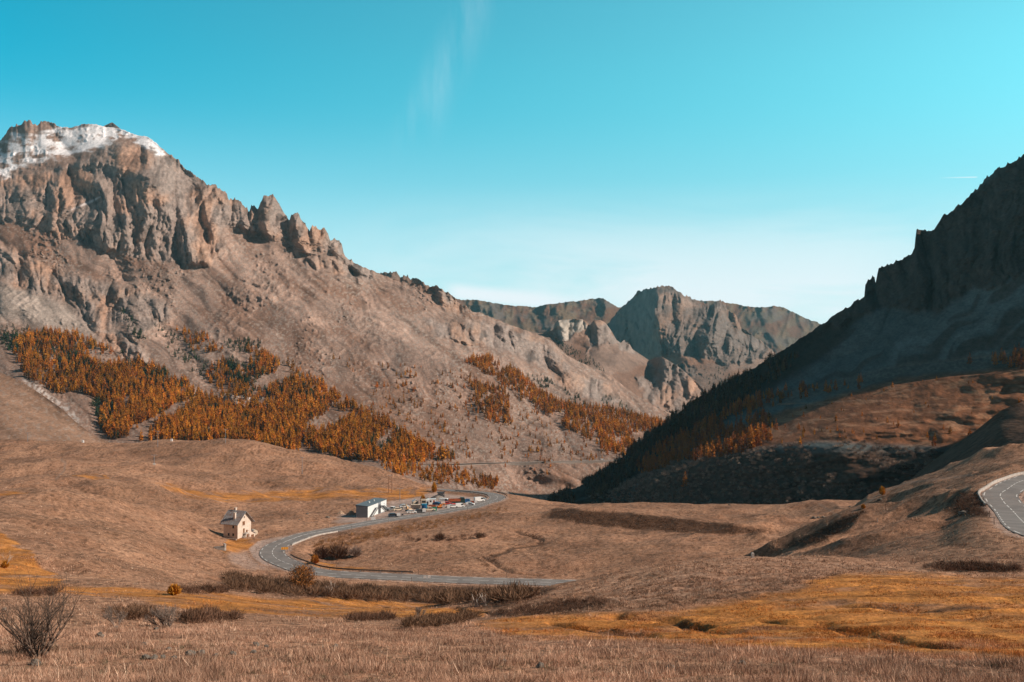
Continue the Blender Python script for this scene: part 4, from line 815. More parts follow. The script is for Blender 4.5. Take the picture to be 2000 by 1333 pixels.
    def sheet_hit(S, px, py):
        d = (S['PX']-px)**2+(S['PY']-py)**2; i = d.argmin(); return S['P'].reshape(-1, 3)[i]
    for px, py, hp, lab in special:
        p = sheet_hit(R, px, py); tree('larch_tree', p, hp/F*p[1]*1.05, crowns[0], trunkm, lab, 'larch tree', None, wd=1.15)
    for i, (p, h, _) in enumerate(ind[:290]):
        a, b = proj(*p)
        lab, g = (('orange larch in the golden stand on the right slope above the grey bushes', 'larches of the golden stand') if a < 1515 and b > 786 else
                  ('small orange larch along the stony rim between dark slope and meadow', 'larches along the stony rim') if b < 790 and a < 1760 else
                  ('orange larch in the cluster at the right edge under the dark slope', 'larches at the right edge') if b < 745 else ('scattered small larch standing on the brown meadow', 'scattered larches on the meadow'))
        tree('larch_tree', p-np.array([0, 0, .3]), h, crowns[i % 4], trunkm, lab, 'larch tree', g, wd=RNG.uniform(.95, 1.3))
    lar += lit[290:]; P = np.array([t[0] for t in lar]); H = np.array([t[1] for t in lar]); forest_stuff('larch_forest', 'larch', P, H, needle, 'orange larch forest covering the foot of the left mountain', 'forest')
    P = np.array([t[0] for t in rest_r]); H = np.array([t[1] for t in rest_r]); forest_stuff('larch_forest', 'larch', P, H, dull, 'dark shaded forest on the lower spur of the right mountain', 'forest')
    pin.sort(key=size, reverse=True); P = np.array([t[0] for t in pin[300:]]); H = np.array([t[1] for t in pin[300:]]); forest_stuff('pine_forest', 'pine', P, H, pineM, 'dark green mountain pines scattered over the left slopes', 'forest')
    pm = []
    for q, (B, T, W) in enumerate(TREEK['pine']): pm.append(quads_mesh('pine_tree', B, T, W, pineM, np.random.default_rng(q).uniform(.7, 1.3, len(B))[:, None]*np.ones((1, 3))))
    for i, (p, h, _) in enumerate(pin[:300]):
        o = link('pine_tree', pm[i % 2], None, tuple(p), RNG.uniform(0, 6.28), (h, h, h)); tag(o, 'small dark green pine on the left mountainside among orange larches', 'pine tree', 'dark pines on the left mountain')
    print('trees', time.time()-t0)
    # grey bare bushes on the shaded hillside
    poly = [(1110,988),(1180,962),(1250,930),(1300,905),(1400,897),(1480,880),(1560,866),(1700,866),(1840,880),(1800,925),(1720,958),(1640,980),(1400,992)]
    P = sample_sheet(R, poly, 1500); H = RNG.uniform(2.2, 4.6, len(P)); o = np.argsort(-H/P[:, 1]); P = P[o]; H = H[o]
    bm = [bush_mesh('bare_bush', 150, s, .05, greyt, 1.0, 1.0) for s in (21, 22, 23)]
    for i in range(290):
        b = link('bare_bush', bm[i % 3], None, tuple(P[i]), RNG.uniform(0, 6.28), (H[i]*.9, H[i]*.9, H[i])); tag(b, 'leafless grey bush on the shaded hillside right of the valley mouth', 'bush', 'grey bare bushes on the shaded hillside')
    def bush_stuff(name, P, H, n, w, m, label, cat, seed, flat=1.0, tone=(.65, 1.35), up=.5):
        r = np.random.default_rng(seed); Bs = []; Ts = []; Ws = []; Cs = []
        for q in range(4):
            B, T = twig_arrays(int(n*1.6), seed+q, up, flat); ii = np.arange(q, len(P), 4); h = H[ii][:, None, None]; a = r.uniform(0, 6.28, len(ii)); c, s = np.cos(a)[:, None], np.sin(a)[:, None]
            for A, out in ((B, Bs), (T, Ts)): out.append((np.stack([A[None, :, 0]*c-A[None, :, 1]*s, A[None, :, 0]*s+A[None, :, 1]*c, np.broadcast_to(A[None, :, 2], (len(ii), len(B)))], -1)*h+P[ii][:, None]).reshape(-1, 3))
            Ws.append((np.full((len(ii), len(B)), w*.55)*h[..., 0]*r.uniform(.6, 1.4, (len(ii), len(B)))).ravel()); Cs.append(np.repeat(r.uniform(tone[0], tone[1], len(ii)), len(B))[:, None]*r.uniform(.8, 1.2, (len(ii)*len(B), 1))*np.ones((1, 3)))
        me = quads_mesh(name, np.concatenate(Bs), np.concatenate(Ts), np.concatenate(Ws), m, np.concatenate(Cs), .5); return tag(link(name, me), label, cat, None, 'stuff')
    bush_stuff('bare_scrub', P[290:], H[290:], 60, .08, greyt, 'mass of leafless grey and brown scrub on the shaded hillside', 'scrub', 31)
    # thickets on the near ground
    def scatter(poly, n, d0=40):
        xs = [p[0] for p in poly]; ys = [p[1] for p in poly]; px = RNG.uniform(min(xs), max(xs), n*6); py = RNG.uniform(min(ys), max(ys), n*6); k = inpoly(poly, px, py); px, py = px[k][:n], py[k][:n]
        return hitN(px, py, d0)
    for poly, n, h0, h1, m, lab in (
        ([(440,1128),(560,1140),(700,1150),(850,1160),(1050,1166),(1010,1180),(860,1183),(650,1172),(450,1156)], 620, 1.4, 2.8, browt, 'long dark brown thicket below the straight road'),
        ([(665,1213),(700,1206),(745,1203),(775,1208),(760,1213),(700,1216)], 110, .7, 1.0, browt, 'low dark lens-shaped heather patch in the golden meadow left of centre'),
        ([(778,1230),(800,1216),(850,1208),(925,1201),(935,1210),(880,1224),(820,1230)], 170, .6, 1.1, browt, 'long dark heather patch beside the foot of the middle hillock'),
        ([(1800,1112),(1840,1102),(1930,1104),(1990,1112),(1985,1118),(1850,1118)], 150, .7, 1.1, browt, 'dark scrub strip at the foot of the right bank'),
        ([(210,1200),(260,1192),(300,1198),(310,1210),(250,1212)], 60, .8, 1.3, browt, 'dark low scrub between two bare shrubs at lower left'),
        ([(350,1212),(400,1196),(440,1205),(470,1212),(420,1220),(360,1220)], 80, .8, 1.3, browt, 'dark rounded scrub right of the small bare shrub'),
        ([(20,1165),(60,1158),(120,1156),(100,1166)], 50, .8, 1.2, browt, 'dark scrub line behind the big bare shrub'),
        ([(340,1155),(420,1150),(455,1152),(440,1160),(370,1164)], 60, .8, 1.6, browt, 'greyish scrub beside the golden shrub'),
        ([(1070,1006),(1090,998),(1150,1000),(1300,1011),(1430,1028),(1500,1038),(1460,1044),(1250,1036),(1130,1026)], 900, .4, .8, browt, 'dark heath covering the long bank on the valley floor'),
        ([(1545,1066),(1590,1042),(1640,1012),(1690,998),(1660,1030),(1600,1060)], 320, .3, .7, browt, 'dark heath on the shaded left side of the right knoll'),
        ([(610,1062),(680,1046),(760,1032),(850,1018),(950,1000),(990,990),(990,1000),(930,1015),(860,1030),(800,1042),(720,1058),(640,1080),(620,1085)], 520, .6, 1.5, leaf_mat('russet_twigs', (.30, .155, .07)), 'rough russet verge growing inside the road bend'),
        ([(790,1052),(860,1048),(940,1044),(960,1050),(880,1058),(810,1060)], 90, .8, 1.6, browt, 'brown scrub clumps on the valley floor inside the bend'),
        ([(960,1198),(1040,1184),(1110,1172),(1180,1166),(1190,1180),(1120,1194),(1000,1206)], 260, .3, .7, browt, 'coarse dark tussocks added to deepen the shade on the left flank of the middle hillock'),
        ([(985,1078),(1040,1058),(1060,1048),(1020,1040),(1010,1044),(1045,1056),(1000,1068)], 60, .4, .8, browt, 'dark scrub along the winding stream'),
        ([(930,1092),(965,1084),(975,1090),(950,1110),(975,1118),(960,1120),(940,1108)], 50, .5, 1.0, browt, 'dark scrub clumps by the stream above the straight road'),
        ([(1860,985),(1880,965),(1915,970),(1928,1000),(1935,1010),(1890,1008)], 130, .5, 1.2, browt, 'dark scrub on the shaded bank left of the upper road bend')):
        P = scatter(poly, n); H = RNG.uniform(h0, h1, len(P)); bush_stuff('scrub', P, H, 30, .07, m, lab, 'scrub', n, 1.0)
    print('scrub', time.time()-t0)
    # single bushes one can point to
    singles = [(628,1092,30,52,browt,'rounded brown bush in the clump beside the hairpin, leftmost'),(660,1092,36,64,browt,'largest brown bush of the clump inside the hairpin'),(694,1088,24,44,greyt,'grey bush at the right end of the clump inside the hairpin'),(615,1102,20,22,goldl,'small golden bush beside the road inside the hairpin'),(860,1056,18,26,browt,'brown bush on the valley floor right of the bend'),(935,1052,14,18,browt,'small brown bush on the valley floor near the stream'),
               (340,1163,24,36,goldl,'rounded golden bush alone in the meadow at lower left'),(1723,967,18,16,goldl,'bright yellow bush at the top of the track on the right'),(1686,994,10,12,goldl,'small yellow bush beside the knoll on the right'),(826,985,20,14,goldl,'amber bush at the edge of the works yard behind the huts'),(848,962,22,14,goldl,'tall amber bush at the end of the left hills'),
               (980,1176,26,20,browt,'brown bush at the right end of the roadside thicket'),(640,1166,26,30,greyt,'grey bush in the thicket under the road'),(1320,862,16,16,goldl,'amber bush on the edge of the golden larch stand'),(10,1110,16,20,goldl,'golden bush on the left hillside at the picture edge')]
    for i, (px, py, hp, wp, m, lab) in enumerate(singles):
        if lab.startswith('amber bush on the edge'): continue
        p = hitN(px, py)[0]; D = p[1]; h = hp/F*D; w = wp/F*D/2
        leafy = m is goldl; me = bush_mesh('foliage', 900 if leafy else 700, 50+i, .10 if leafy else .03, m, 1.0, .95, .6)
        e = empty('bush', tuple(p), 0, lab, 'bush'); f = link('foliage', me, e, (0, 0, 0), None, (w, w, h)); st = MB()
        for k in range(5): a = k*1.3; st.tube((0, 0, -.1), (math.cos(a)*w*.3, math.sin(a)*w*.3, h*.5), .05, .02, 4)
        st.build('stem', bark, e)
    # golden tree by the straight road
    p = hitN(590, 1163)[0]; e = empty('small_tree', tuple(p), 0, 'orange bushy tree standing just below the hairpin road', 'tree'); b = branch_shrub(5, 6.0, 1.0, 7, 3, .09, (3, 4), 4, .55); b.build('branches', bark, e)
    n = 2600; a = RNG.uniform(0, 6.28, n); rr = RNG.uniform(0, 1, n)**.5; zz = RNG.uniform(1.6, 5.6, n); prof = 2.7*np.sqrt(np.clip(1-((zz-3.6)/2.3)**2, .02, 1)); B = np.stack([np.cos(a)*rr*prof, np.sin(a)*rr*prof, zz], -1); B += RNG.normal(size=B.shape)*.2
    link('crown', quads_mesh('crown', B, B+RNG.normal(size=B.shape)*.22, np.full(n, .16), leaf_mat('amber_leaves', (.36, .165, .045)), RNG.uniform(.6, 1.3, n)[:, None]*np.ones((1, 3)), .5), e)
    # pale birches: thin white stems
    white = mat('birch_bark', (.62, .55, .48), .8, .2, 6, .3)
    for k, (px, py, hp, s, lab) in enumerate([(650,1160,30,1,'small leaning birch with white stems in the thicket near the hairpin'),(928,1185,26,2,'pair of white birch stems at the right end of the thicket'),(945,1184,30,3,'forked white birch beside the paired stems at the thicket end')]):
        p = hitN(px, py)[0]; h = hp/F*p[1]; e = empty('birch', tuple(p), 0, lab, 'birch'); r = random.Random(s); t = MB()
        for q in range(3): x = r.uniform(-.5, .7)*h*.6; t.tube((q*.2, 0, -.1), (x*.5, r.uniform(-.3, .3), h*.5), .09, .06, 5); t.tube((x*.5, 0, h*.5), (x, 0, h*r.uniform(.75, 1)), .06, .02, 5)
        t.build('trunk', white, e); link('twigs', bush_mesh('twigs', 120, s, .03, greyt, h*.9, .45, .8), e)
    # big bare shrubs in the left foreground
    darkb = mat('dark_bark', (.12, .085, .066), .95, .1, 8, .4, objrand=0); greyb = mat('grey_bark', (.26, .20, .165), .95, .1, 8, .3)
    def shrub(px, py, hp, seed, stems, lv, th, m, lab, lean=.5, spread=1.0, ns=4, rz=0):
        p = hitN(px, py)[0]; h = hp/F*p[1]; b = branch_shrub(seed, h*1.0, spread, stems, lv, th, (2, 3) if lv > 3 else (2, 4), ns, lean, 1 if lv > 3 else 2)
        mx = max(v[2] for v in b.v); s = h/mx; b.v = [(v[0]*s, v[1]*s, v[2]*s) for v in b.v]
        o = b.build('bare_shrub', m, None, tuple(p), rz, True); tag(o, lab, 'shrub'); return o
    shrub(72, 1286, 168, 3, 9, 4, .085, darkb, 'tall many-stemmed bare shrub in the left foreground', .95, 1.5, 5)
    shrub(30, 1278, 84, 8, 5, 3, .05, darkb, 'low bare shrub leaning left at the picture edge beside the tall one', 1.3, 1.5, 4)
    shrub(230, 1222, 40, 4, 5, 3, .045, greyb, 'small pale leafless shrub in the meadow, left of two', .8)
    shrub(328, 1226, 50, 6, 8, 3, .05, greyb, 'wider pale leafless shrub beside the dark scrub, right of two', 1.0, 1.2)
    shrub(9, 1110, 34, 7, 2, 3, .05, white, 'thin white birch sapling at the left picture edge', .2)
    shrub(820, 1208, 26, 9, 5, 3, .05, greyb, 'small russet bare shrub at the left tip of the dark heather', .9)
    print('shrubs', time.time()-t0)
    # grass: straw in front, short gold in the wet meadow, coarse tussocks farther off
    def grass(n, y0, y1, hh, ww, nb, seed, name, lab, bias=1.0, poly=None):
        r = np.random.default_rng(seed); px = r.uniform(-80, 2080, n); py = y0+(y1-y0)*r.uniform(0, 1, n)**bias; P = hitN(px, py, 30); X, Y, Z = P.T
        keep = Y < 480
        for Rr, hw in ROADS:
            m = keep & (X > Rr[:, 0].min()-12) & (X < Rr[:, 0].max()+12) & (Y > Rr[:, 1].min()-12); d, _ = segdist([tuple(s[:2]) for s in Rr[::4]], X[m], Y[m]); k = keep[m]; k &= d > hw+1.2; keep[m] = k
        keep &= softpoly(YARDW, X, Y, 2.0) < .3
        P = P[keep]; X, Y, Z = P.T; _, _, g = masks_near(X, Y, Z); g = g*sstep(-.5, .25, fbm(X/18, Y/9, 4., 3)+.25)
        base = np.where(r.uniform(0, 1, len(X))[:, None] < .55, np.array([[.52, .325, .22]]), np.array([[.36, .215, .145]])); pale = r.uniform(0, 1, len(X))[:, None] < .12; base = np.where(pale, np.array([[.62, .45, .33]]), base)
        gold = np.array([[.56, .235, .065]])*r.uniform(.7, 1.15, len(X))[:, None]; c = base*(1-g[:, None])+gold*g[:, None]; c = c*np.clip(1+.45*fbm(X/6, Y/5, 44., 3)+.3*fbm(X/1.6, Y/1.6, 54., 2), .35, 1.6)[:, None]
        H = hh*r.uniform(.5, 1.3, len(X))*(1-.45*g)*(.35+1.1*sstep(-.4, .5, fbm(X/4, Y/4, 3., 3))); W = ww*np.ones(len(X))
        return tufts(name, P, H, W*(Y/60)**.7, nb, straw, c, lab, 'grass', .42, seed)
    grass(60000, 1225, 1345, .30, .018, 7, 1, 'dry_grass', 'tall straw-coloured dry grass covering the foreground')
    grass(44000, 1085, 1235, .26, .024, 5, 2, 'meadow_grass', 'golden and straw grass of the wet meadow and middle hillock')
    grass(34000, 905, 1120, .26, .035, 4, 3, 'hill_grass', 'short dry grass tussocks on the valley floor and hills', 1.0)
    grass(1500, 1260, 1340, .8, .03, 3, 4, 'tall_stalks', 'scattered tall dry stalks in the foreground grass')
    P = scatter([(1000,1180),(1150,1145),(1300,1108),(1470,1090),(1650,1095),(1720,1108),(1560,1150),(1400,1180),(1200,1196),(1050,1200)], 1500); bush_stuff('tussocks', P, RNG.uniform(.2, .45, len(P)), 14, .09, browt, 'dark coarse tussocks dotted over the middle hillock', 'grass', 77)
    P = scatter([(0,1262),(500,1256),(1000,1270),(1500,1290),(2000,1292),(2000,1333),(0,1333)], 700, 30); bush_stuff('tussocks', P, RNG.uniform(.12, .32, len(P)), 14, .09, leaf_mat('green_grey', (.14, .125, .075)), 'low grey green tussocks scattered through the foreground grass', 'grass', 78)
    # foreground stones
    rk = mat('lichen_stone', (.17, .145, .12), .95, .2, 5, .35, .05)
    def stone(sx, sy, sz, seed):
        r = np.random.default_rng(seed); bm = bmesh.new(); bmesh.ops.create_icosphere(bm, subdivisions=3, radius=1)
        V = np.array([v.co[:] for v in bm.verts]); n = ridged(V[:, 0]*.9+seed, V[:, 1]*.9, V[:, 2]*.9, 2)*.25+fbm(V[:, 0]*2, V[:, 1]*2+seed, V[:, 2]*2, 2)*.14+.8
        for v, k in zip(bm.verts, n): v.co = Vector((v.co.x*sx*k, v.co.y*sy*k, v.co.z*sz*k))
        me = bpy.data.meshes.new('stone'); bm.to_mesh(me); bm.free(); me.materials.append(rk); return me
    sts = [stone(1, .8, .6, s) for s in (1, 2, 3)]
    pts = [(372,1282,.30,'upright grey stone, left of the pair in the dry grass'), (392,1281,.28,'pale pointed stone, right of the pair in the dry grass')]+[(x, y, s, None) for x, y, s in ((285,1288,.22),(300,1288,.2),(318,1286,.16),(340,1288,.18),(420,1283,.16),(455,1280,.18),(495,1276,.16),(70,1300,.28),(226,1229,.2),(305,1231,.18),(195,1245,.3),(8,1195,.3),(280,1262,.2),(330,1270,.16),(1262,1320,.2),(1310,1312,.3),(1055,1305,.25),(500,1262,.2),(520,1266,.18),(655,1265,.2),(985,1296,.2),(1450,1298,.2))]
    for i, (px, py, s, lab) in enumerate(pts):
        p = hitN(px, py)[0]; o = link('stone', sts[i % 3], None, (p[0], p[1], p[2]+s*.25), RNG.uniform(0, 6), (s, s, s*1.3)); tag(o, lab or 'small grey stone half hidden in the foreground dry grass', 'stone', None if lab else 'stones in the foreground grass')
    for i, (px, py) in enumerate([(1390,983),(1372,982),(1425,987),(1660,991),(1715,978),(1720,977),(1608,1010),(1590,1013),(1598,1012),(1880,1004),(640,1012),(600,1005),(585,1016)]):
        p = hitN(px, py)[0]; s = RNG.uniform(.5, 1.1); o = link('boulder', sts[i % 3], None, (p[0], p[1], p[2]+.1), RNG.uniform(0, 6), s); tag(o, 'pale boulder lying on the grassy valley floor', 'boulder', 'pale boulders on the valley floor')
    print('grass', time.time()-t0)
# ================================================================ built things
def built():
    tanp = mat('lime_render', (.72, .62, .53), .9, .1, .8, .18, .02, col2=(.60, .48, .39)); roofm = mat('zinc_roof', (.34, .37, .38), .55, .4, 1.2, .25, col2=(.24, .15, .12)); wood = mat('brown_wood', (.20, .095, .05), .85, .1, 3, .3)
    dark = mat('dark_glass', (.02, .022, .025), .2, .5); conc = mat('concrete', (.46, .42, .38), .9, .1, 1.5, .2); white = mat('white_paint', (.80, .80, .78), .5, .3, 1.5, .06); grey = mat('grey_metal', (.22, .25, .28), .5, .4, 1.0, .12); dgrey = mat('dark_metal', (.07, .07, .075), .5, .4)
    wm = mat('white_metal', (.72, .76, .76), .5, .3, 1.0, .08); stonem = mat('field_stone', (.40, .34, .29), .95, .1, 1.2, .3, .04); rust = mat('rust_red', (.34, .09, .04), .7, .2, 2, .3); orange = mat('orange_paint', (.62, .20, .03), .5, .3); yellow = mat('yellow_paint', (.70, .38, .04), .5, .3); blue = mat('blue_plastic', (.02, .30, .52), .45, .3); green = mat('green_paint', (.03, .24, .17), .5, .3); bluep = mat('blue_paint', (.03, .12, .30), .45, .3); black = mat('rubber', (.02, .02, .02), .9, .1); sand = mat('sand_heap', (.42, .30, .21), .95, .1, 2, .25, .03); gravel = mat('gravel_heap', (.25, .215, .19), .95, .1, 2.5, .35, .05); redp = mat('red_paint', (.5, .05, .04), .5, .3); cream = mat('cream_paint', (.66, .55, .42), .6, .2); tealp = mat('teal_paint', (.06, .26, .34), .5, .3); pinkg = mat('pinkish_tank', (.50, .40, .37), .6, .2)
    def G(px, py): return Vector(hitN(px, py)[0])
    def W(n, v): return (v[0], v[1])
    # ---- old stone house
    o = G(464, 1053); A = math.radians(66)          # gable direction seen from the near corner
    h = empty('stone_house', tuple(o), 0, 'old pale three-storey stone house with a steep patched metal roof beside the hairpin', 'house'); h.rotation_euler = (0, 0, A)
    # local: +x along the gable wall (away, right), +y along the ridge (to the left)
    Wd, Ln, E, T = 7.2, 6.2, 5.9, 9.2
    w = MB(); w.prism([(0, -2.5), (Wd, -2.5), (Wd, E), (Wd/2, T), (0, E)], 0, Ln); w.build('wall', tanp, h)
    r = MB()
    for sx in (-1, 1):
        x0, z0 = Wd/2, T+.22; x1, z1 = (-1.15, E-.86) if sx < 0 else (Wd+1.15, E-.86)
        r.add([(x0, -.9, z0), (x0, Ln+1.0, z0), (x1, Ln+1.0, z1), (x1, -.9, z1), (x0, -.9, z0-.16), (x0, Ln+1.0, z0-.16), (x1, Ln+1.0, z1-.14), (x1, -.9, z1-.14)], [(0, 1, 2, 3), (7, 6, 5, 4), (0, 3, 7, 4), (1, 0, 4, 5), (2, 1, 5, 6), (3, 2, 6, 7)])
        for k in range(11):
            y = -.8+k*(Ln+1.7)/10; r.bar((x0, y, z0+.03), (x1, y, z1+.03), .05, .06)
    rf = r.build('roof', roofm, h)
    for (cx, cy, hh) in ((1.0, 2.1, 1.9), (Wd/2+.4, 4.3, 1.3)):
        c = MB(); zb = T-.85*abs(cx-Wd/2)-.5; c.box(cx-.35, cx+.35, cy-.35, cy+.35, zb, zb+hh+.5); c.box(cx-.45, cx+.45, cy-.45, cy+.45, zb+hh+.5, zb+hh+.62); c.build('chimney', tanp, rf)
    def shutter(par, x, z, sx, sz, m=wood, side='gable', nm='window', depth=.05):
        f = MB()
        if side == 'gable': f.box(x-sx/2, x+sx/2, -depth, .02, z, z+sz)
        else: f.box(-depth, .02, x-sx/2, x+sx/2, z, z+sz)
        q = f.build(nm, m, par); g = MB()
        if side == 'gable': g.box(x-sx/2-.12, x+sx/2+.12, -depth-.06, .0, z-.14, z-.002)
        else: g.box(-depth-.06, 0, x-sx/2-.12, x+sx/2+.12, z-.14, z-.002)
        g.build('sill', conc, q); return q
    shutter(h, 3.2, 4.5, 1.25, 1.3); shutter(h, 3.3, 1.7, .85, 1.6, nm='door'); shutter(h, 4.9, 1.75, .9, .8); shutter(h, 3.5, 7.0, .4, .55, dark); shutter(h, 5.6, -.9, 1.5, 1.9, nm='door')
    for x, z in ((1.9, 1.0), (3.9, 1.0), (1.9, 3.7)): shutter(h, x, z, .75, .9, dark, 'left')
    st = MB(); n = 9
    for k in range(n): st.box(1.0+k*.24, 1.3+k*.24, -1.25, -.15, -1.4+k*.33, -1.26+k*.33)
    st.box(2.9, 4.6, -1.3, -.06, 1.48, 1.62)
    for x in (3.0, 4.5): st.box(x-.06, x+.06, -1.25, -1.13, -1.4, 1.48)
    s = st.build('staircase', conc, h); rl = MB(); rl.bar((1.0, -1.25, -.4), (3.0, -1.25, 2.5), .05, .05); rl.bar((3.0, -1.25, 2.5), (4.6, -1.25, 2.5), .05, .05)
    for x, z0 in ((1.05, -1.4), (2.0, -.1), (3.0, 1.5), (4.6, 1.5)): rl.tube((x, -1.25, z0), (x, -1.25, z0+1.05), .025, .025, 4)
    rl.build('railing', dgrey, s)
    lt = MB(); lt.prism([(Wd, -2.0), (Wd+2.6, -2.0), (Wd+2.6, .7), (Wd, 2.0)], .3, 3.6); l_ = lt.build('lean_to', tanp, h); q = MB(); q.box(Wd+.5, Wd+2.0, .22, .3, -1.4, .4); q.build('door', wood, l_)
    lr = MB(); lr.add([(Wd, 0, 2.15), (Wd+2.9, 0, .75), (Wd+2.9, 3.9, .75), (Wd, 3.9, 2.15), (Wd, 0, 2.02), (Wd+2.9, 0, .62), (Wd+2.9, 3.9, .62), (Wd, 3.9, 2.02)], [(0, 1, 2, 3), (7, 6, 5, 4), (0, 4, 5, 1), (1, 5, 6, 2), (2, 6, 7, 3), (3, 7, 4, 0)]); lr.build('roof', roofm, l_)
    wl = MB(); wl.box(-1.6, -1.15, -.6, 8.5, -2.6, .35); t = wl.build('terrace_wall', stonem, None, tuple(o), A); tag(t, 'pale low retaining wall along the left side of the stone house', 'wall')
    p = G(496, 1045); bb = MB(); bb.tube((0, -1.4, 1.0), (0, 1.4, 1.0), 1.0, 1.0, 14); b_ = bb.build('drum', cream, None); e = empty('water_bowser', tuple(p), .6, 'round pale drum trailer parked right of the stone house', 'trailer'); b_.parent = e
    for y in (-.8, .8):
        for xx in (-.9, .7): x = MB(); x.tube((xx, y, .35), (xx+.2, y, .35), .35, .35, 10); x.build('wheel', black, e)
    # ---- small concrete hut with a slit
    p = G(428, 1074); e = empty('water_trough', tuple(p), .5, 'small concrete box with an upright slab in the grass below the house', 'trough'); b = MB(); b.box(-1.5, 1.5, -.8, .8, -.3, .8); b.box(-1.65, 1.65, -.95, .95, .8, .92); b.build('basin', mat('grey_block', (.2, .17, .15), .9, .1, 2, .2), e); b = MB(); b.box(1.5, 2.0, -.8, .8, -.3, 1.7); b.build('slab', conc, e)
    # ---- metal shed
    o = G(718, 1011.5); e = empty('metal_shed', tuple(o), math.radians(-12), 'long metal shed, coloured white for its sunlit side and grey for the shaded end, with outside stairs at the near end of the yard', 'shed')
    L_, D_ = 24.0, 5.2; w = MB(); w.box(-D_, 0, 0, L_, -1, 4.6); wb = w.build('wall', grey, e); s = MB(); s.box(-D_-.03, .03, -.03, L_+.03, 2.3, 2.36); s.build('seam', dgrey, wb)
    q = MB(); q.box(.005, .06, .1, 13.0, -.2, 4.55); q.box(.005, .06, 16.5, L_-.1, -.2, 4.55); q.build('lit_side_white', wm, e)  # white sheet paints the sunlight on this side; grey wall paints the shade
    r = MB(); r.add([(-D_-.2, -.25, 4.65), (.25, -.25, 4.65), (.25, L_+.2, 4.65), (-D_-.2, L_+.2, 4.65), (-D_-.2, -.25, 5.3), (.25, -.25, 4.85), (.25, L_+.2, 4.85), (-D_-.2, L_+.2, 5.3)], [(3, 2, 1, 0), (4, 5, 6, 7), (0, 1, 5, 4), (1, 2, 6, 5), (2, 3, 7, 6), (3, 0, 4, 7)]); ro = r.build('roof', mat('slate_sheet', (.12, .15, .17), .6, .3, 1, .1), e)
    
    for vy, vr in ((9, .35), (15, .3)): v = MB(); v.tube((-2.6, vy, 4.9), (-2.6, vy, 5.6), vr, vr, 8); v.build('roof_vent', wm, ro)
    d = MB(); d.box(.01, .1, 13.4, 16.2, -.2, 3.6); d.build('door', dgrey, e)
    for y0, y1 in ((2.0, 9.0), (23.5, 17.0)):
        s = MB(); n = 12
        for k in range(n): t = k/(n-1); y = y0+(y1-y0)*t; s.box(.3, 1.5, min(y, y+.3), max(y, y+.3)+.1, -.1+t*2.9, .0+t*2.9)
        s.bar((.3, y0, 0), (.3, y1, 2.9), .08, .25); s.bar((1.5, y0, 0), (1.5, y1, 2.9), .08, .25); sg = 1 if y1 > y0 else -1; s.box(.3, 1.5, min(y1, y1+sg*1.6), max(y1, y1+sg*1.6), 2.8, 2.92); c = s.build('staircase', dgrey, e)
        rr = MB(); rr.bar((1.5, y0, 1.0), (1.5, y1, 3.9), .06, .06); rr.bar((1.5, y1, 3.9), (1.5, y1+sg*1.6, 3.9), .06, .06)
        for t in (0, .33, .66, 1): rr.tube((1.5, y0+(y1-y0)*t, t*2.9), (1.5, y0+(y1-y0)*t, t*2.9+1), .03, .03, 4)
        rr.build('railing', grey, c)
    # ---- helpers for yard things
    def heap(px, py, wpx, hpx, m, lab, seed, cat='heap', name='gravel_heap'):
        p = G(px, py); s = p[1]/F; w = wpx*s/2; h = hpx*s; n = 26; b = []; f = []
        V = []
        for i in range(9):
            t = i/8
            for k in range(n): a = 6.283*k/n; rr = w*t*(1+.18*math.sin(a*2+seed)+.1*math.sin(a*5+seed*2)); z = h*(1-t**1.15); V.append((math.cos(a)*rr, math.sin(a)*rr*.8, z))
        V = np.array(V); V[:, 2] += fbm(V[:, 0]*1.2+seed, V[:, 1]*1.2, V[:, 2]*.5, 3)*h*.12-.25
        F4 = np.array([(i*n+k, (i+1)*n+k, (i+1)*n+(k+1) % n, i*n+(k+1) % n) for i in range(8) for k in range(n)])
        o = link(name, mesh_np(name, V, F4, m), None, tuple(p)); tag(o, lab, cat); return o
    def cabin(px, py, L, D, H, rz, m, lab, cat='cabin', name='site_cabin', win=2, door=True, roof=None, gable=False, doorm=None):
        p = G(px, py); e = empty(name, tuple(p), rz, lab, cat); b = MB()
        if gable: b.prism([(-L/2, 0), (L/2, 0), (L/2, H), (0, H+L*.28), (-L/2, H)], -D/2, D/2)
        else: b.box(-L/2, L/2, -D/2, D/2, -.3, H)
        b.build('wall', m, e); r = MB()
        if gable:
            for sx in (-1, 1): r.add([(0, -D/2-.2, H+L*.28+.1), (0, D/2+.2, H+L*.28+.1), (sx*(L/2+.25), D/2+.2, H-.08), (sx*(L/2+.25), -D/2-.2, H-.08), (0, -D/2-.2, H+L*.28), (0, D/2+.2, H+L*.28), (sx*(L/2+.25), D/2+.2, H-.18), (sx*(L/2+.25), -D/2-.2, H-.18)], [(0, 1, 2, 3), (7, 6, 5, 4), (0, 3, 7, 4), (1, 5, 6, 2), (2, 6, 7, 3)])
        else: r.box(-L/2-.06, L/2+.06, -D/2-.06, D/2+.06, H, H+.12)
        r.build('roof', roof or m, e)
        for k in range(win):
            x = -L/2+L*(k+1)/(win+1.6); g = MB(); g.box(x-.4, x+.4, -D/2-.05, -D/2+.01, H*.45, H*.8); g.build('window', dark, e)
        if door: g = MB(); g.box(L/2-1.3, L/2-.5, -D/2-.05, -D/2+.01, 0, H*.8); g.build('door', doorm or dgrey, e)
        return e
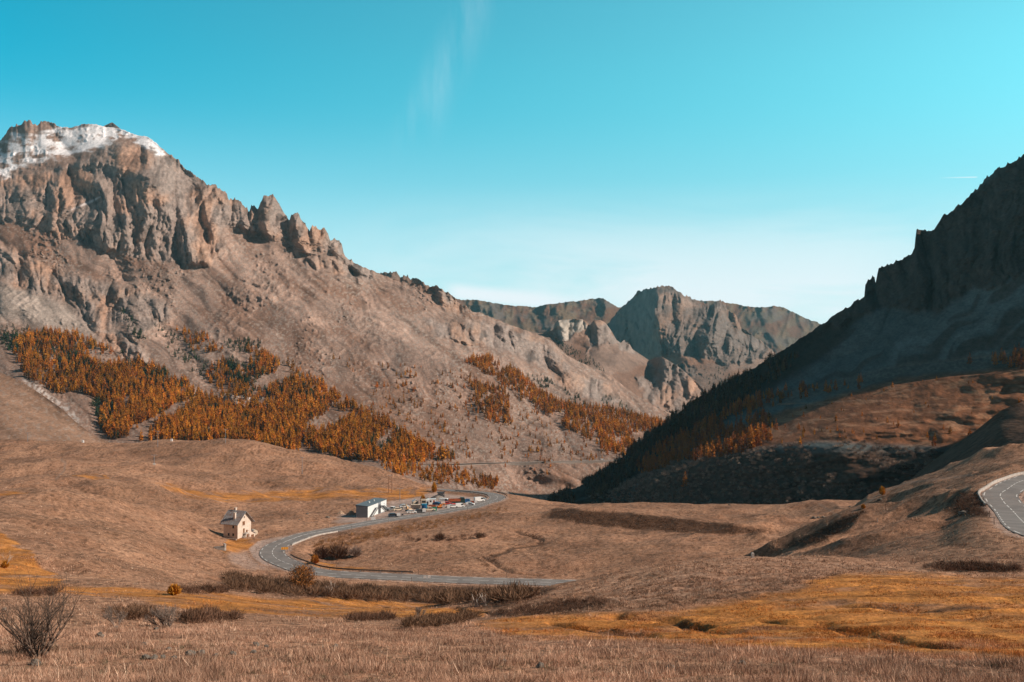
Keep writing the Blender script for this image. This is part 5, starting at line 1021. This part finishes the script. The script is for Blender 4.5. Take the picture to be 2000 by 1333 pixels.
    def board(px, py, wpx, hpx, lab, m=white, legs=.8, rz=0, cat='board', name='notice_board', foot=0):
        p = G(px, py); s = p[1]/F; w = wpx*s; h = hpx*s; lg = min(legs, h*.3); e = empty(name, tuple(p), rz, lab, cat); b = MB(); b.box(-w/2, w/2, -.04, .04, lg, h, 0); b.build('board', m, e)
        for x in (-w*.35, w*.35): q = MB(); q.tube((x, .07, -.3), (x, .07, h), .05, .05, 5); q.build('post', grey, e)
        return e
    def vehicle(px, py, rz, kind, m, lab, cat, grp=None, p=None, sc=1.08):
        p = p if p is not None else G(px, py); e = empty('parked_car' if kind == 'car' else kind, tuple(p), rz, lab, cat, grp); e.scale = (sc,)*3
        if kind == 'car': L, Wd, prof = 4.3, 1.75, [(-2.15, .32), (2.1, .32), (2.15, .7), (1.9, .88), (1.1, .98), (.45, 1.45), (-1.3, 1.48), (-1.95, 1.02), (-2.15, .9)]; win = [(1.0, .95, .5, 1.38, .45, 1.38, -1.3, 1.40, -1.75, .98)]; wx = (-1.3, 1.35); wr = .33
        elif kind == 'van': L, Wd, prof = 5.2, 1.95, [(-2.6, .35), (2.6, .35), (2.62, .95), (2.2, 1.2), (1.6, 2.1), (1.3, 2.25), (-2.5, 2.25), (-2.6, 2.1)]; win = [(2.1, 1.25, 1.55, 2.0, 1.5, 2.0, .5, 2.0, .5, 1.25)]; wx = (-1.6, 1.65); wr = .36
        elif kind == 'pickup': L, Wd, prof = 5.0, 1.85, [(-2.5, .45), (2.45, .45), (2.5, .95), (1.4, 1.1), (.9, 1.75), (-.5, 1.78), (-.6, 1.1), (-2.5, 1.1)]; win = [(1.3, 1.15, .85, 1.65, .8, 1.66, -.4, 1.68, -.45, 1.15)]; wx = (-1.6, 1.6); wr = .4
        else: L, Wd, prof = 7.5, 2.3, [(-3.7, .6), (3.7, .6), (3.75, 1.6), (3.5, 2.6), (2.0, 2.65), (1.9, 1.1), (-3.7, 1.1)]; win = [(3.6, 1.7, 3.4, 2.4, 3.3, 2.4, 2.2, 2.4, 2.2, 1.7)]; wx = (-2.8, -1.7, 2.8); wr = .5
        b = MB(); b.prism(prof, -Wd/2, Wd/2); b.build('body', m, e)
        for s in (-1, 1):
            for wv in win: y = s*(Wd/2+.012); pts = [(wv[i], y, wv[i+1]) for i in range(0, len(wv), 2)]; g = MB(); g.add(pts, [tuple(range(len(pts))) if s > 0 else tuple(range(len(pts)-1, -1, -1))]); g.build('side_window', dark, e)
            for x in wx: q = MB(); q.tube((x, s*(Wd/2-.18), wr), (x, s*(Wd/2+.03), wr), wr, wr, 12); wh = q.build('wheel', black, e); q = MB(); q.tube((x, s*(Wd/2-.1), wr), (x, s*(Wd/2+.05), wr), wr*.5, wr*.5, 8); q.build('rim', grey, wh)
        if kind in ('car', 'van', 'pickup'):
            a, c = {'car': ((1.1, .98), (.45, 1.45)), 'van': ((2.2, 1.2), (1.6, 2.1)), 'pickup': ((1.4, 1.1), (.9, 1.75))}[kind]; g = MB(); y = Wd/2-.12; t = lambda u: (a[0]+(c[0]-a[0])*u+.015, a[1]+(c[1]-a[1])*u+.015); l, u_ = t(.1), t(.9); g.add([(l[0], -y, l[1]), (l[0], y, l[1]), (u_[0], y, u_[1]), (u_[0], -y, u_[1])], [(0, 1, 2, 3)]); g.build('windscreen', dark, e)
            for s in (-1, 1): q = MB(); hx = L/2-.02; q.box(hx-.05, hx+.03, s*Wd*.34-.14, s*Wd*.34+.14, .62, .80); q.build('headlight', wm, e)
        else:
            b = MB(); b.box(-3.7, 1.7, -1.15, 1.15, 1.12, 1.3); b.box(-3.7, 1.7, -1.15, -1.07, 1.3, 2.1); b.box(-3.7, 1.7, 1.07, 1.15, 1.3, 2.1); b.box(1.62, 1.7, -1.07, 1.07, 1.3, 2.3); b.build('tipper_bed', rust if m is not bluep else bluep, e)
        return e
    ta = math.radians(68)
    heap(665, 1004, 14, 8, sand, 'leftmost pale sandy heap behind the metal shed', 1, name='sand_heap'); heap(686, 1006, 18, 11, sand, 'larger pale sandy heap touching the metal shed', 2, name='sand_heap')
    board(729, 1018.5, 8, 8, 'white square panel on posts in front of the metal shed', rz=.1)
    vehicle(766, 998, -.3, 'pickup', white, 'white pickup parked right of the metal shed', 'pickup')
    vehicle(769, 1010, .3, 'car', mat('navy_paint', (.03, .045, .07), .3, .5), 'dark blue car parked behind the white panel near the road', 'car')
    board(778.5, 1010.5, 7, 8, 'white square panel beside the dark blue car', rz=.1); board(786, 1008, 4, 4, 'small dark panel just right of the white one by the road', m=dgrey, rz=.1)
    vehicle(790, 992, .35, 'car', mat('silver_paint', (.6, .62, .62), .35, .5), 'silver car in the middle of the yard', 'car'); heap(782, 993, 12, 3, mat('dark_debris', (.05, .045, .04), .9), 'low dark heap left of the silver car', 4)
    # yellow excavator
    def digger(px, py, m, lab, rz, sc=1.0, tall=1.0):
        p = G(px, py); e = empty('excavator', tuple(p), rz, lab, 'excavator'); e.scale = (sc,)*3
        for s in (-1, 1): b = MB(); b.prism([(-1.6, .1), (1.6, .1), (1.9, .45), (1.6, .8), (-1.6, .8), (-1.9, .45)], s*1.0-.25, s*1.0+.25); b.build('track', black, e)
        b = MB(); b.box(-1.9, 1.0, -1.1, 1.1, .85, 1.7, .12); b.build('body', m, e); b = MB(); b.box(.0, 1.3, .1, 1.1, 1.7, 2.9, .1); c = b.build('cab', m, e); b = MB(); b.box(.1, 1.33, .2, 1.13, 1.95, 2.7); b.build('window', dark, c)
        b = MB(); b.bar((1.0, -.3, 1.5), (2.6, -.3, 3.6*tall), .35, .45); b.bar((2.6, -.3, 3.6*tall), (4.4, -.3, 3.0*tall), .3, .4); b.build('boom', m, e); b = MB(); b.bar((4.4, -.3, 3.0*tall), (5.0, -.3, 1.2), .25, .3); b.build('arm', m, e); b = MB(); b.prism([(4.5, .4), (5.4, .3), (5.6, 1.1), (4.9, 1.3)], -.8, .2); b.build('bucket', dgrey, e)
    digger(798, 999, mat('sand_paint', (.62, .42, .24), .5, .3), 'small sandy yellow excavator in the middle of the yard', 2.4, .75)
    cabin(811, 986, 2.4, 3.2, 1.7, .3, cream, 'cream gabled hut at the back of the yard', 'hut', 'gabled_hut', 0, True, white, True)
    b = G(812, 993.5); e = empty('trailer_box', tuple(b), .12, 'long grey box trailer with a pale top in the yard centre', 'trailer'); x = MB(); x.box(-2.1, 2.1, -1, 1, .3, 1.7); x.build('body', mat('brown_grey', (.16, .13, .115), .8), e); x = MB(); x.box(-2.15, 2.15, -1.05, 1.05, 1.7, 1.85); x.build('cover', cream, e)
    heap(819, 998, 9, 6, sand, 'small beige heap in front of the blue cabins', 6, name='sand_heap')
    cabin(829, 986, 3.2, 2.4, 2.4, .1, cream, 'cream site cabin with dark windows behind the blue toilets', 'cabin', 'site_cabin', 2, False)
    for k, (px, lab) in enumerate(((826.5, 'left bright blue portable toilet'), (831.5, 'right bright blue portable toilet'))): cabin(px, 994, 1.15, 1.2, 2.1, .1, blue, lab, 'portable toilet', 'portable_toilet', 0, True, mat('blue_roof', (.1, .4, .6), .5), False, bluep)
    board(828.5, 1002.5, 7, 7.5, 'white square panel below the blue toilets', rz=.1); vehicle(821, 1002, .3, 'car', dgrey, 'black car half hidden behind the white panel below the toilets', 'car'); vehicle(838, 999, .3, 'pickup', cream, 'beige pickup between the blue toilets and the green skip', 'pickup')
    cabin(843, 985, 4.0, 2.6, 2.4, .1, white, 'white two-door site cabin, tallest in the yard', 'cabin', 'site_cabin', 1, True, wm, False, rust); cabin(835.5, 987, 1.6, 2.4, 2.3, .1, white, 'narrow white cabin with a dark opening beside the tallest one', 'cabin', 'site_cabin', 0, True)
    def skip(px, py, m, lab, L, H, rz=.1):
        p = G(px, py); e = empty('skip', tuple(p), rz, lab, 'skip'); b = MB(); b.prism([(-L/2+.4, 0), (L/2-.4, 0), (L/2, H), (L/2-.1, H), (L/2-.5, .1), (-L/2+.5, .1), (-L/2+.1, H), (-L/2, H)], -.9, .9); b.build('tub', m, e); 
        for sy in (-.95, .9): b = MB(); b.box(-L/2, L/2, sy, sy+.05, .3, H); b.build('side_panel', m, e)
    skip(844, 991.5, rust, 'rust red open skip below the tallest white cabin', 3.2, 1.1); skip(848.5, 998.5, green, 'dark green box skip beside the road', 2.1, 1.7)
    digger(859, 993, orange, 'orange and red digger right of the green skip', .4, .6); p = G(865, 987); e = empty('tank', tuple(p), .2, 'pale pinkish storage tank at the back of the yard', 'tank'); x = MB(); x.tube((-1, 0, .9), (1, 0, .9), .8, .8, 14); x.build('drum', pinkg, e); 
    for cx in (-.8, .6): x = MB(); x.box(cx, cx+.2, -.6, .6, 0, .4); x.build('cradle', dgrey, e)
    board(876, 996, 5.5, 10, 'tall white panel standing at the roadside in the yard centre', rz=.1); board(871, 991, 3, 3, 'small white panel left of the tall roadside one', rz=.1, legs=.2)
    vehicle(885, 992, .35, 'car', white, 'white car with a red roof load in front of the dark lorry', 'car'); x = G(886, 992); b = MB(); b.box(-.9, .8, -.6, .6, 1.5, 1.9, .08); t = b.build('roof_load', redp, None, tuple(x), .35); tag(t, 'red bundle lying on the roof of the white car', 'load')
    vehicle(891, 984, .25, 'truck', mat('dark_green_paint', (.03, .05, .04), .5), 'dark green tipper lorry at the back of the yard', 'lorry'); vehicle(898, 991, .3, 'van', white, 'large white van near the road right of centre', 'van', sc=.8)
    vehicle(905, 983, .25, 'truck', bluep, 'blue tipper lorry behind the right-hand panels', 'lorry', sc=.75); cabin(913, 983, 2.4, 2.2, 1.7, .15, tealp, 'teal storage box right of the blue lorry', 'container', 'storage_box', 0, True); skip(923, 983, rust, 'low rust brown skip at the right end of the yard', 2.4, .8)
    board(912, 988, 5, 6.5, 'white square panel in front of the teal box', rz=.1); board(929.5, 984, 5.5, 6.5, 'white square panel at the right end of the yard', rz=.1)
    heap(930, 975, 14, 4, gravel, 'flat pale stone heap inside the far road bend', 11); heap(856, 976, 40, 9, gravel, 'large grey gravel heap behind the yard', 12); heap(836, 978, 24, 8, gravel, 'jagged grey rubble heap left of the large gravel heap', 13)
    for px, py, kd, m, lab in ((868,983,'van',white,'small white van at the back of the yard right of the tank'),(873,986,'car',redp,'red car at the back of the yard'),(880,982,'car',white,'white car behind the green lorry'),(897,984,'car',cream,'beige car between the two lorries'),(918,987,'car',white,'white car beside the road near the right end of the yard'),(936,980,'van',white,'white van alone at the far right end of the yard'),(941,977,'car',mat('grey_car', (.25,.26,.27), .35, .5),'grey car beside the far bend, last in the row'),(854,987,'car',bluep,'blue car behind the orange digger'),(777,998,'car',cream,'cream car between the white pickup and the digger'),(804,1003,'car',white,'white car by the road in front of the small digger')):
        vehicle(px, py, RNG.uniform(-.3, .5), kd, m, lab, kd, sc=1.0)
    heap(838, 1012, 4, 2, sand, 'tiny beige heap beside the road', 14, name='sand_heap')
    # crusher with conveyor
    p = G(862, 974); e = empty('gravel_crusher', tuple(p), .25, 'dark gravel crusher with raised conveyor on the heap behind the yard', 'crusher'); b = MB(); b.bar((-5.5, 0, .4), (2.0, 0, 3.6), .9, .35); b.build('conveyor', dgrey, e); b = MB(); b.prism([(-1.2, 1.6), (1.2, 1.6), (1.9, 3.1), (-1.9, 3.1)], 1.0, 2.8); b.build('hopper', dgrey, e); b = MB(); b.box(-1.4, 1.6, .9, 2.9, .3, 1.6, .1); b.build('body', dgrey, e)
    for x, z in ((-3.5, 1.3), (-.5, 2.5), (1.5, 3.3)): b = MB(); b.tube((x, -.4, 0), (x, 0, z), .08, .08, 5); b.tube((x, .4, 0), (x, 0, z), .08, .08, 5); b.build('leg', dgrey, e)
    # people? none clear enough.  roadside posts
    def along(R, s, off, step=1.5):
        i = min(int(s/step), len(R)-2); d = R[i+1]-R[i]; a = math.atan2(d[1], d[0]); n = Vector((math.sin(a), -math.cos(a), 0)); return Vector(R[i])+n*off, a
    pm = MB(); pm.tube((0, 0, -.2), (0, 0, 1.3), .06, .05, 5); pm.box(-.09, .09, -.05, .05, 1.0, 1.32); pmesh = pm.mesh('marker_post', mat('post_paint', (.16, .11, .08), .7))
    L1 = len(ROAD1)*1.5
    for R in (ROAD1, ROAD2):
        for k, s in enumerate(np.arange(30, len(R)*1.5-10, 26)):
            for off in (-5.3, 5.3):
                q, a = along(R, s, off); z = float(z_fast(q.x, q.y)); o = link('marker_post', pmesh, None, (q.x, q.y, z), a); tag(o, 'thin dark marker post standing on the road verge', 'post', 'marker posts along the road')
    # guard rails
    def rail(R, s0, s1, off, lab, m=dgrey, hgt=.75):
        s0, s1 = min(s0, s1), max(s0, s1); n = max(2, int((s1-s0)/3)); pts = [along(R, s0+(s1-s0)*k/n, off) for k in range(n+1)]; base = pts[0][0]; e = empty('guard_rail', tuple(base), 0, lab, 'guard rail'); b = MB(); w = []
        for q, a in pts: w.append(q-base)
        for u, v in zip(w[:-1], w[1:]): b.bar(u+Vector((0, 0, hgt-.05)), v+Vector((0, 0, hgt-.05)), .12, .40)
        b.build('rail', m, e); pb = MB(); pb.box(-.07, .07, -.07, .07, -.4, hgt-.1); pme = pb.mesh('post', grey)
        for q in w[::2][:95]: link('post', pme, e, q)
        return e
    # positions on the first road by nearest pixel
    PXR, PYR = proj(ROAD1[:, 0], ROAD1[:, 1], ROAD1[:, 2])
    def s_at(px, py): return float(((PXR-px)**2+(PYR-py)**2).argmin())*1.5
    woodr = mat('weathered_rail', (.10, .075, .06), .8)
    rail(ROAD1, s_at(535,1092), s_at(800,1130), -4.9, 'long dark guard rail curving round the inside of the hairpin', woodr, .7)
    rail(ROAD1, s_at(850,957), s_at(962,966), -4.9, 'guard rail on the outer side of the far bend', woodr) if False else None
    rail(ROAD1, s_at(905,960), s_at(966,980), 4.9, 'dark guard rail on the inner side of the far bend', woodr, .7)
    rail(ROAD1, s_at(955,965.5), s_at(974,974), -4.9, 'short dark guard rail on the outer side of the far bend', woodr, .7)
    # kerb wall: pale
    k0, k1 = s_at(640,1037), s_at(546,1072); b = MB(); n = 50; pr = None
    for k in range(n+1):
        q, a = along(ROAD1, k0+(k1-k0)*k/n, -4.75)
        if pr is not None: b.bar(pr+Vector((0, 0, .18)), q+Vector((0, 0, .18)), .28, .5)
        pr = q
    tag(b.build('kerb_wall', conc), 'low pale kerb wall inside the upper leg of the hairpin', 'kerb')
    R2 = ROAD2; n2 = len(R2)*1.5; P2 = proj(R2[:, 0], R2[:, 1], R2[:, 2]); s2 = lambda px, py: float(((P2[0]-px)**2+(P2[1]-py)**2).argmin())*1.5
    a0, a1 = s2(2080,921), s2(1968,992); sd = 4.6
    qa, _ = along(R2, s2(1954,966), sd); outer = sd if proj(*qa)[0] < 1954 else -sd
    b = MB(); pr = None
    for k in range(60):
        q, a = along(R2, a0+(a1-a0)*k/59, outer)
        if pr is not None: b.bar(pr+Vector((0, 0, .3)), q+Vector((0, 0, .3)), .3, .75)
        pr = q
    tag(b.build('kerb_wall', conc), 'pale low wall round the outside of the upper right road bend', 'kerb')
    # chevron sign and twin sign
    p = G(556, 1078); e = empty('bend_sign', tuple(p), .3, 'yellow and red bend marker sign at the tip of the hairpin', 'sign'); b = MB(); b.box(-1.1, 1.1, -.04, .04, .7, 1.5); b.build('board', yellow, e)
    for x in (-.7, 0, .7): b = MB(); b.add([(x-.2, -.06, .75), (x, -.06, .75), (x+.25, -.06, 1.1), (x, -.06, 1.45), (x-.2, -.06, 1.45), (x+.05, -.06, 1.1)], [(0, 1, 2, 3, 4, 5)]); b.build('chevron', redp, e)
    for x in (-.9, .9): b = MB(); b.tube((x, .08, -.3), (x, .08, 1.4), .05, .05, 5); b.build('post', dgrey, e)
    p = G(834, 1139); e = empty('road_sign', tuple(p), 0, 'white twin panel road sign on two posts beside the straight road', 'sign')
    for x in (-.55, .55): b = MB(); b.box(x-.4, x+.4, -.03, .03, 1.3, 2.0); b.build('panel', white, e)
    for x in (-.55, .55): b = MB(); b.tube((x, .06, -.3), (x, .06, 2.0), .05, .05, 5); b.build('post', grey, e)
    p = G(1470, 1090); b = MB(); b.box(-.2, .2, -.2, .2, -.3, .75, .08); t = b.build('marker_stone', conc, None, tuple(p)); tag(t, 'white square boundary stone on top of the middle hillock', 'boundary stone')
    p = G(1714, 1020); b = MB(); b.tube((0, 0, -.2), (0, 0, .9), .08, .06, 6); t = b.build('stake', conc, None, tuple(p)); tag(t, 'thin pale stake on the slope of the right knoll', 'stake')
    p = G(1730, 997); b = MB(); b.tube((0, 0, -.2), (0, 0, 1.7), .08, .06, 6); t = b.build('stake', wood, None, tuple(p)); tag(t, 'dark stake on top of the right knoll', 'stake')
    # power poles
    def pole(px, py, hp, lab, twin=False, base=False):
        p = G(px, py); h = hp/F*p[1]; e = empty('power_pole', tuple(p), .3, lab, 'power pole')
        for x in ((-.9, .9) if twin else (0,)): b = MB(); b.tube((x, 0, -.5), (x, 0, h), .16, .10, 7); b.build('pole', wood if twin else grey, e)
        b = MB(); b.bar((-1.5, 0, h*.96), (1.5, 0, h*.96), .14, .14); c = b.build('crossarm', grey, e)
        for x in (-1.3, 0.0, 1.3): b = MB(); b.tube((x, 0, h*.96), (x, 0, h*.96+.3), .06, .04, 6); b.build('insulator', conc, c)
        if base: b = MB(); b.box(-.7, .7, -.7, .7, -.3, .9, .1); b.build('footing', conc, e)
    pole(762, 964, 36, 'tall twin wooden power pole above the metal shed', True); pole(308, 873, 31, 'thin power pole on the skyline of the left hills'); pole(301, 909, 20, 'short pole with a pale footing on the left hills', base=True); pole(440, 866, 28, 'thin power pole on the rounded hilltop'); pole(590, 926, 34, 'thin power pole on the right flank of the hills'); pole(781, 980, 26, 'slim pale pole behind the yard', False); pole(54, 862, 18, 'thin power pole at the far left of the skyline')
    for px, py, lab in ((89, 861, 'left of the two small white cabinets on the skyline'), (94, 861, 'right of the two small white cabinets on the skyline'), (162, 865, 'white post on the hill skyline between cabinets and pole'), (335, 862, 'white cabinet on the middle of the hill skyline')):
        p = G(px, py); b = MB(); b.box(-.6, .6, -.5, .5, -.3, 1.6, .1); tag(b.build('cabinet', white, None, tuple(p)), lab, 'cabinet')
    # far road across the foot of the mountain with three vehicles
    S = list(SHEETS.values())[0]; pts = []
    for px, py in ((690,900),(740,905),(790,909),(834,911),(890,909),(940,907),(1000,906),(1072,904),(1130,903),(1180,902),(1240,899),(1300,893)):
        i = ((S['PX']-px)**2+(S['PY']-py)**2).argmin(); pts.append(S['P'].reshape(-1, 3)[i])
    FR_ = smooth_line(np.array(pts), 8.0); FR_[:, 2] = _sm(FR_[:, 2], 15)+1.0; FR_[:, 1] = _sm(FR_[:, 1], 15); ribbon('road', FR_, -4, 4, 1.0, mat('far_asphalt', (.30, .25, .22), .9), kind='structure')
    b = MB(); T = np.gradient(FR_[:, :2], axis=0)
    for u, v in zip(FR_[:-1], FR_[1:]): b.bar((u[0], u[1]-4.2, u[2]-1.5), (v[0], v[1]-4.2, v[2]-1.5), .5, 5.2)
    tag(b.build('retaining_wall', gravel), 'low stone retaining wall under the far valley road', 'wall')
    for px, lab, kd in ((735, 'white van at the left end of the far valley road', 'van'), (1072, 'white van in the middle of the far valley road', 'van'), (1176, 'white van at the right end of the far valley road', 'van')):
        a, bq = proj(FR_[:, 0], FR_[:, 1], FR_[:, 2]); i = abs(a-px).argmin(); vehicle(0, 0, .05, kd, white, lab, 'van', None, Vector((FR_[i, 0], FR_[i, 1], FR_[i, 2]+1.02)))
def roads():
    ra = mat_col_road(); r1 = ribbon('road', ROAD1, -4.1, 4.1, .12, ra, kind='structure'); r2 = ribbon('road', ROAD2, -3.9, 3.9, .12, ra, kind='structure'); wl = mat('road_paint', (.72, .70, .66), .7, .2, 2, .12)
    for R, r_, hw in ((ROAD1, r1, 4.1), (ROAD2, r2, 3.9)):
        for off, w, d, g in ((-hw+.45, .22, 3, 3.5), (hw-.45, .22, 3, 3.5), (0, .2, 3, 1.33)):
            b = dashes(R, off, w, d, g, .145); b.build('lane_marking', wl, r_)
    b = dashes(ROAD1[int(len(ROAD1)*.25):int(len(ROAD1)*.62)], .32, .16, 1e9, 1, .145) if False else None
    i0 = int(len(ROAD1)*.30); i1 = int(len(ROAD1)*.60); q = ribbon('centre_line', ROAD1, .25, .43, .146, wl, r1, i0, i1)
def mat_col_road():
    m, nt, b = new_mat('asphalt', .8, .25); n = noise_node(nt, .25, 4); n2 = noise_node(nt, 9, 3); c = mixc(nt, ramp(nt, n.outputs[0], .35, .7), (.19, .168, .155), (.27, .238, .218)); c = mixc(nt, 1., c, ramp(nt, n2.outputs[0], .3, .7, (.85,)*3, (1.12,)*3), 'MULTIPLY'); nt.links.new(c, b.inputs['Base Color']); return m
# ================================================================ sky, sun, camera
SUN_AZ = math.radians(101); SUN_EL = math.radians(33)
def build_world():
    w = bpy.data.worlds.new('World'); bpy.context.scene.world = w; w.use_nodes = True; nt = w.node_tree; bg = nt.nodes['Background']
    sky = N(nt, 'ShaderNodeTexSky', sky_type='NISHITA'); sky.sun_disc = False; sky.sun_elevation = SUN_EL; sky.sun_rotation = SUN_AZ
    sky.altitude = 2000; sky.air_density = 1.0; sky.dust_density = .6; sky.ozone_density = 1.2
    tc = N(nt, 'ShaderNodeTexCoord'); sp = N(nt, 'ShaderNodeSeparateXYZ'); nt.links.new(tc.outputs['Generated'], sp.inputs[0])
    # pale air low over the horizon
    def mr(src, a, b, c0, c1, smooth='SMOOTHSTEP'):
        m = N(nt, 'ShaderNodeMapRange', interpolation_type=smooth)
        for i, v in enumerate((a, b, c0, c1)): m.inputs[i+1].default_value = v
        nt.links.new(src, m.inputs[0]); return m.outputs[0]
    def mul(a, b, op='MULTIPLY'):
        m = N(nt, 'ShaderNodeMath', operation=op); m.use_clamp = False
        for i, v in enumerate((a, b)):
            if hasattr(v, 'links'): nt.links.new(v, m.inputs[i])
            else: m.inputs[i].default_value = v
        return m.outputs[0]
    side0 = mr(sp.outputs[0], -.50, .46, 0, 1, 'LINEAR'); tint = mixc(nt, side0, (-.6, 1.09, .98), (.85, 2.1, 1.5))
    tint = mixc(nt, mr(sp.outputs[2], .30, .08, 0, .9), tint, (.66, 1.12, .95))
    tint = mixc(nt, mr(sp.outputs[2], .38, .62, 0, 1), tint, (1.0, .85, .70)); tint = mixc(nt, mr(sp.outputs[1], .25, -.25, 0, 1), tint, (1.05, .95, .8)); deep = mr(sp.outputs[2], .36, .75, 1.0, .45); behind = mr(sp.outputs[1], -.3, .35, .4, 1.0); dm = mul(deep, behind)
    c = mixc(nt, 1.0, sky.outputs[0], tint, 'MULTIPLY')
    vm = N(nt, 'ShaderNodeVectorMath', operation='SCALE'); nt.links.new(c, vm.inputs[0]); nt.links.new(dm, vm.inputs['Scale']); c = vm.outputs[0]
    hz = mr(sp.outputs[2], -.02, .26, .80, 0.0); hz = mul(hz, behind); c = mixc(nt, hz, c, HAZC)
    # thin cirrus: streaks stretched along the sky, strongest low on the right of the valley
    mp = N(nt, 'ShaderNodeMapping'); mp.inputs['Scale'].default_value = (2.2, 2.2, 9.0); mp.inputs['Rotation'].default_value = (.05, .12, .3); nt.links.new(tc.outputs['Generated'], mp.inputs[0])
    n1 = noise_node(nt, 1.6, 8, mp.outputs[0], .55); n1.inputs['Distortion'].default_value = .6
    low = mul(mr(sp.outputs[2], .01, .05, .45, 1), mr(sp.outputs[2], .06, .19, 1.0, .0)); side = mul(mr(sp.outputs[0], -.30, .10, .15, 1.0), mr(sp.outputs[0], .30, .42, 1.0, .7))
    f1 = mul(mul(ramp(nt, n1.outputs[0], .26, .56), low), side); c = mixc(nt, mul(f1, .95), c, CLOUDC)
    # long bright wisp low over the ridges left of centre
    n2m = N(nt, 'ShaderNodeMapping'); n2m.inputs['Scale'].default_value = (3, 3, 30); nt.links.new(tc.outputs['Generated'], n2m.inputs[0]); n2 = noise_node(nt, 1.5, 6, n2m.outputs[0])
    band = mul(mul(mr(mul(sp.outputs[2], mul(sp.outputs[0], .10), 'ADD'), .060, .068, 0, 1), mr(mul(sp.outputs[2], mul(sp.outputs[0], .10), 'ADD'), .072, .084, 1, 0)), mul(mr(sp.outputs[0], -.075, -.05, 0, 1), mr(sp.outputs[0], .02, .12, 1, 0)))
    c = mixc(nt, mul(mul(band, ramp(nt, n2.outputs[0], .2, .5)), 1.0), c, CLOUDC)
    # faint tall streak upper centre
    tm = N(nt, 'ShaderNodeMapping'); tm.inputs['Scale'].default_value = (22, 6, 3.5); tm.inputs['Rotation'].default_value = (0, .48, 0); nt.links.new(tc.outputs['Generated'], tm.inputs[0]); n3 = noise_node(nt, 1.4, 9, tm.outputs[0], .68)
    xs = mul(sp.outputs[0], mul(sp.outputs[2], -.527), 'ADD')   # leaning streak
    st = mul(mr(xs, -.250, -.22, 0, 1), mr(xs, -.22, -.18, 1, 0)); st = mul(st, mul(mr(sp.outputs[2], .19, .25, .0, 1), mr(sp.outputs[2], .34, .5, 1, 0)))
    c = mixc(nt, mul(mul(st, ramp(nt, n3.outputs[0], .40, .85)), .22), c, CLOUDC)
    # short vapour trail by the right-hand ridge
    tr = mul(mul(mr(mul(sp.outputs[2], mul(sp.outputs[0], .06), 'ADD'), .1965, .1971, 0, 1), mr(mul(sp.outputs[2], mul(sp.outputs[0], .06), 'ADD'), .1974, .1981, 1, 0)), mul(mr(sp.outputs[0], .385, .415, 0, 1), mr(sp.outputs[0], .417, .42, 1, 0)))
    c = mixc(nt, mul(tr, .55), c, CLOUDC)
    nt.links.new(c, bg.inputs[0]); bg.inputs[1].default_value = SKYSTR
    l = bpy.data.lights.new('sun', 'SUN'); l.energy = SUNSTR; l.angle = math.radians(.5); l.color = SUNCOL
    o = bpy.data.objects.new('sun', l); C.objects.link(o)
    d = Vector((math.sin(SUN_AZ)*math.cos(SUN_EL), math.cos(SUN_AZ)*math.cos(SUN_EL), math.sin(SUN_EL))); o.rotation_euler = d.to_track_quat('Z', 'Y').to_euler(); o.location = (200, -50, 300)
    cam = bpy.data.cameras.new('camera'); co = bpy.data.objects.new('camera', cam); C.objects.link(co); cam.sensor_width = 36; cam.lens = 36*F/2000; cam.clip_start = .1; cam.clip_end = 40000
    co.rotation_euler = (math.pi/2+PITCH, 0, 0); co.location = (0, 0, 0); bpy.context.scene.camera = co
    vs = bpy.context.scene.view_settings; vs.view_transform = 'Standard'; vs.look = 'None'; vs.gamma = 1; vs.exposure = EXPO
    sc = bpy.context.scene; sc.cycles.max_bounces = 4; sc.cycles.diffuse_bounces = 2; sc.cycles.transparent_max_bounces = 4; sc.cycles.volume_bounces = 0
def build_haze(density):
    m = bpy.data.materials.new('haze'); m.use_nodes = True; nt = m.node_tree; nt.nodes.remove(nt.nodes['Principled BSDF'])
    v = N(nt, 'ShaderNodeVolumePrincipled'); v.inputs['Color'].default_value = (.34, .84, .98, 1); v.inputs['Density'].default_value = density; v.inputs['Anisotropy'].default_value = .2
    nt.links.new(v.outputs[0], nt.nodes['Material Output'].inputs['Volume'])
    b = MB(); b.box(-4500, 6500, -60, 8200, -460, 800); o = b.build('haze', m); o['kind'] = 'stuff'; o['label'] = 'thin pale air over the valley'; o['category'] = 'haze'
import time; T0 = time.time()
build_near(); print('near', time.time()-T0)
build_mountains(); print('mtn', time.time()-T0)
roads(); built(); print('built', time.time()-T0)
plants(); print('plants', time.time()-T0)
build_world()
if HAZE > 0: build_haze(HAZE)
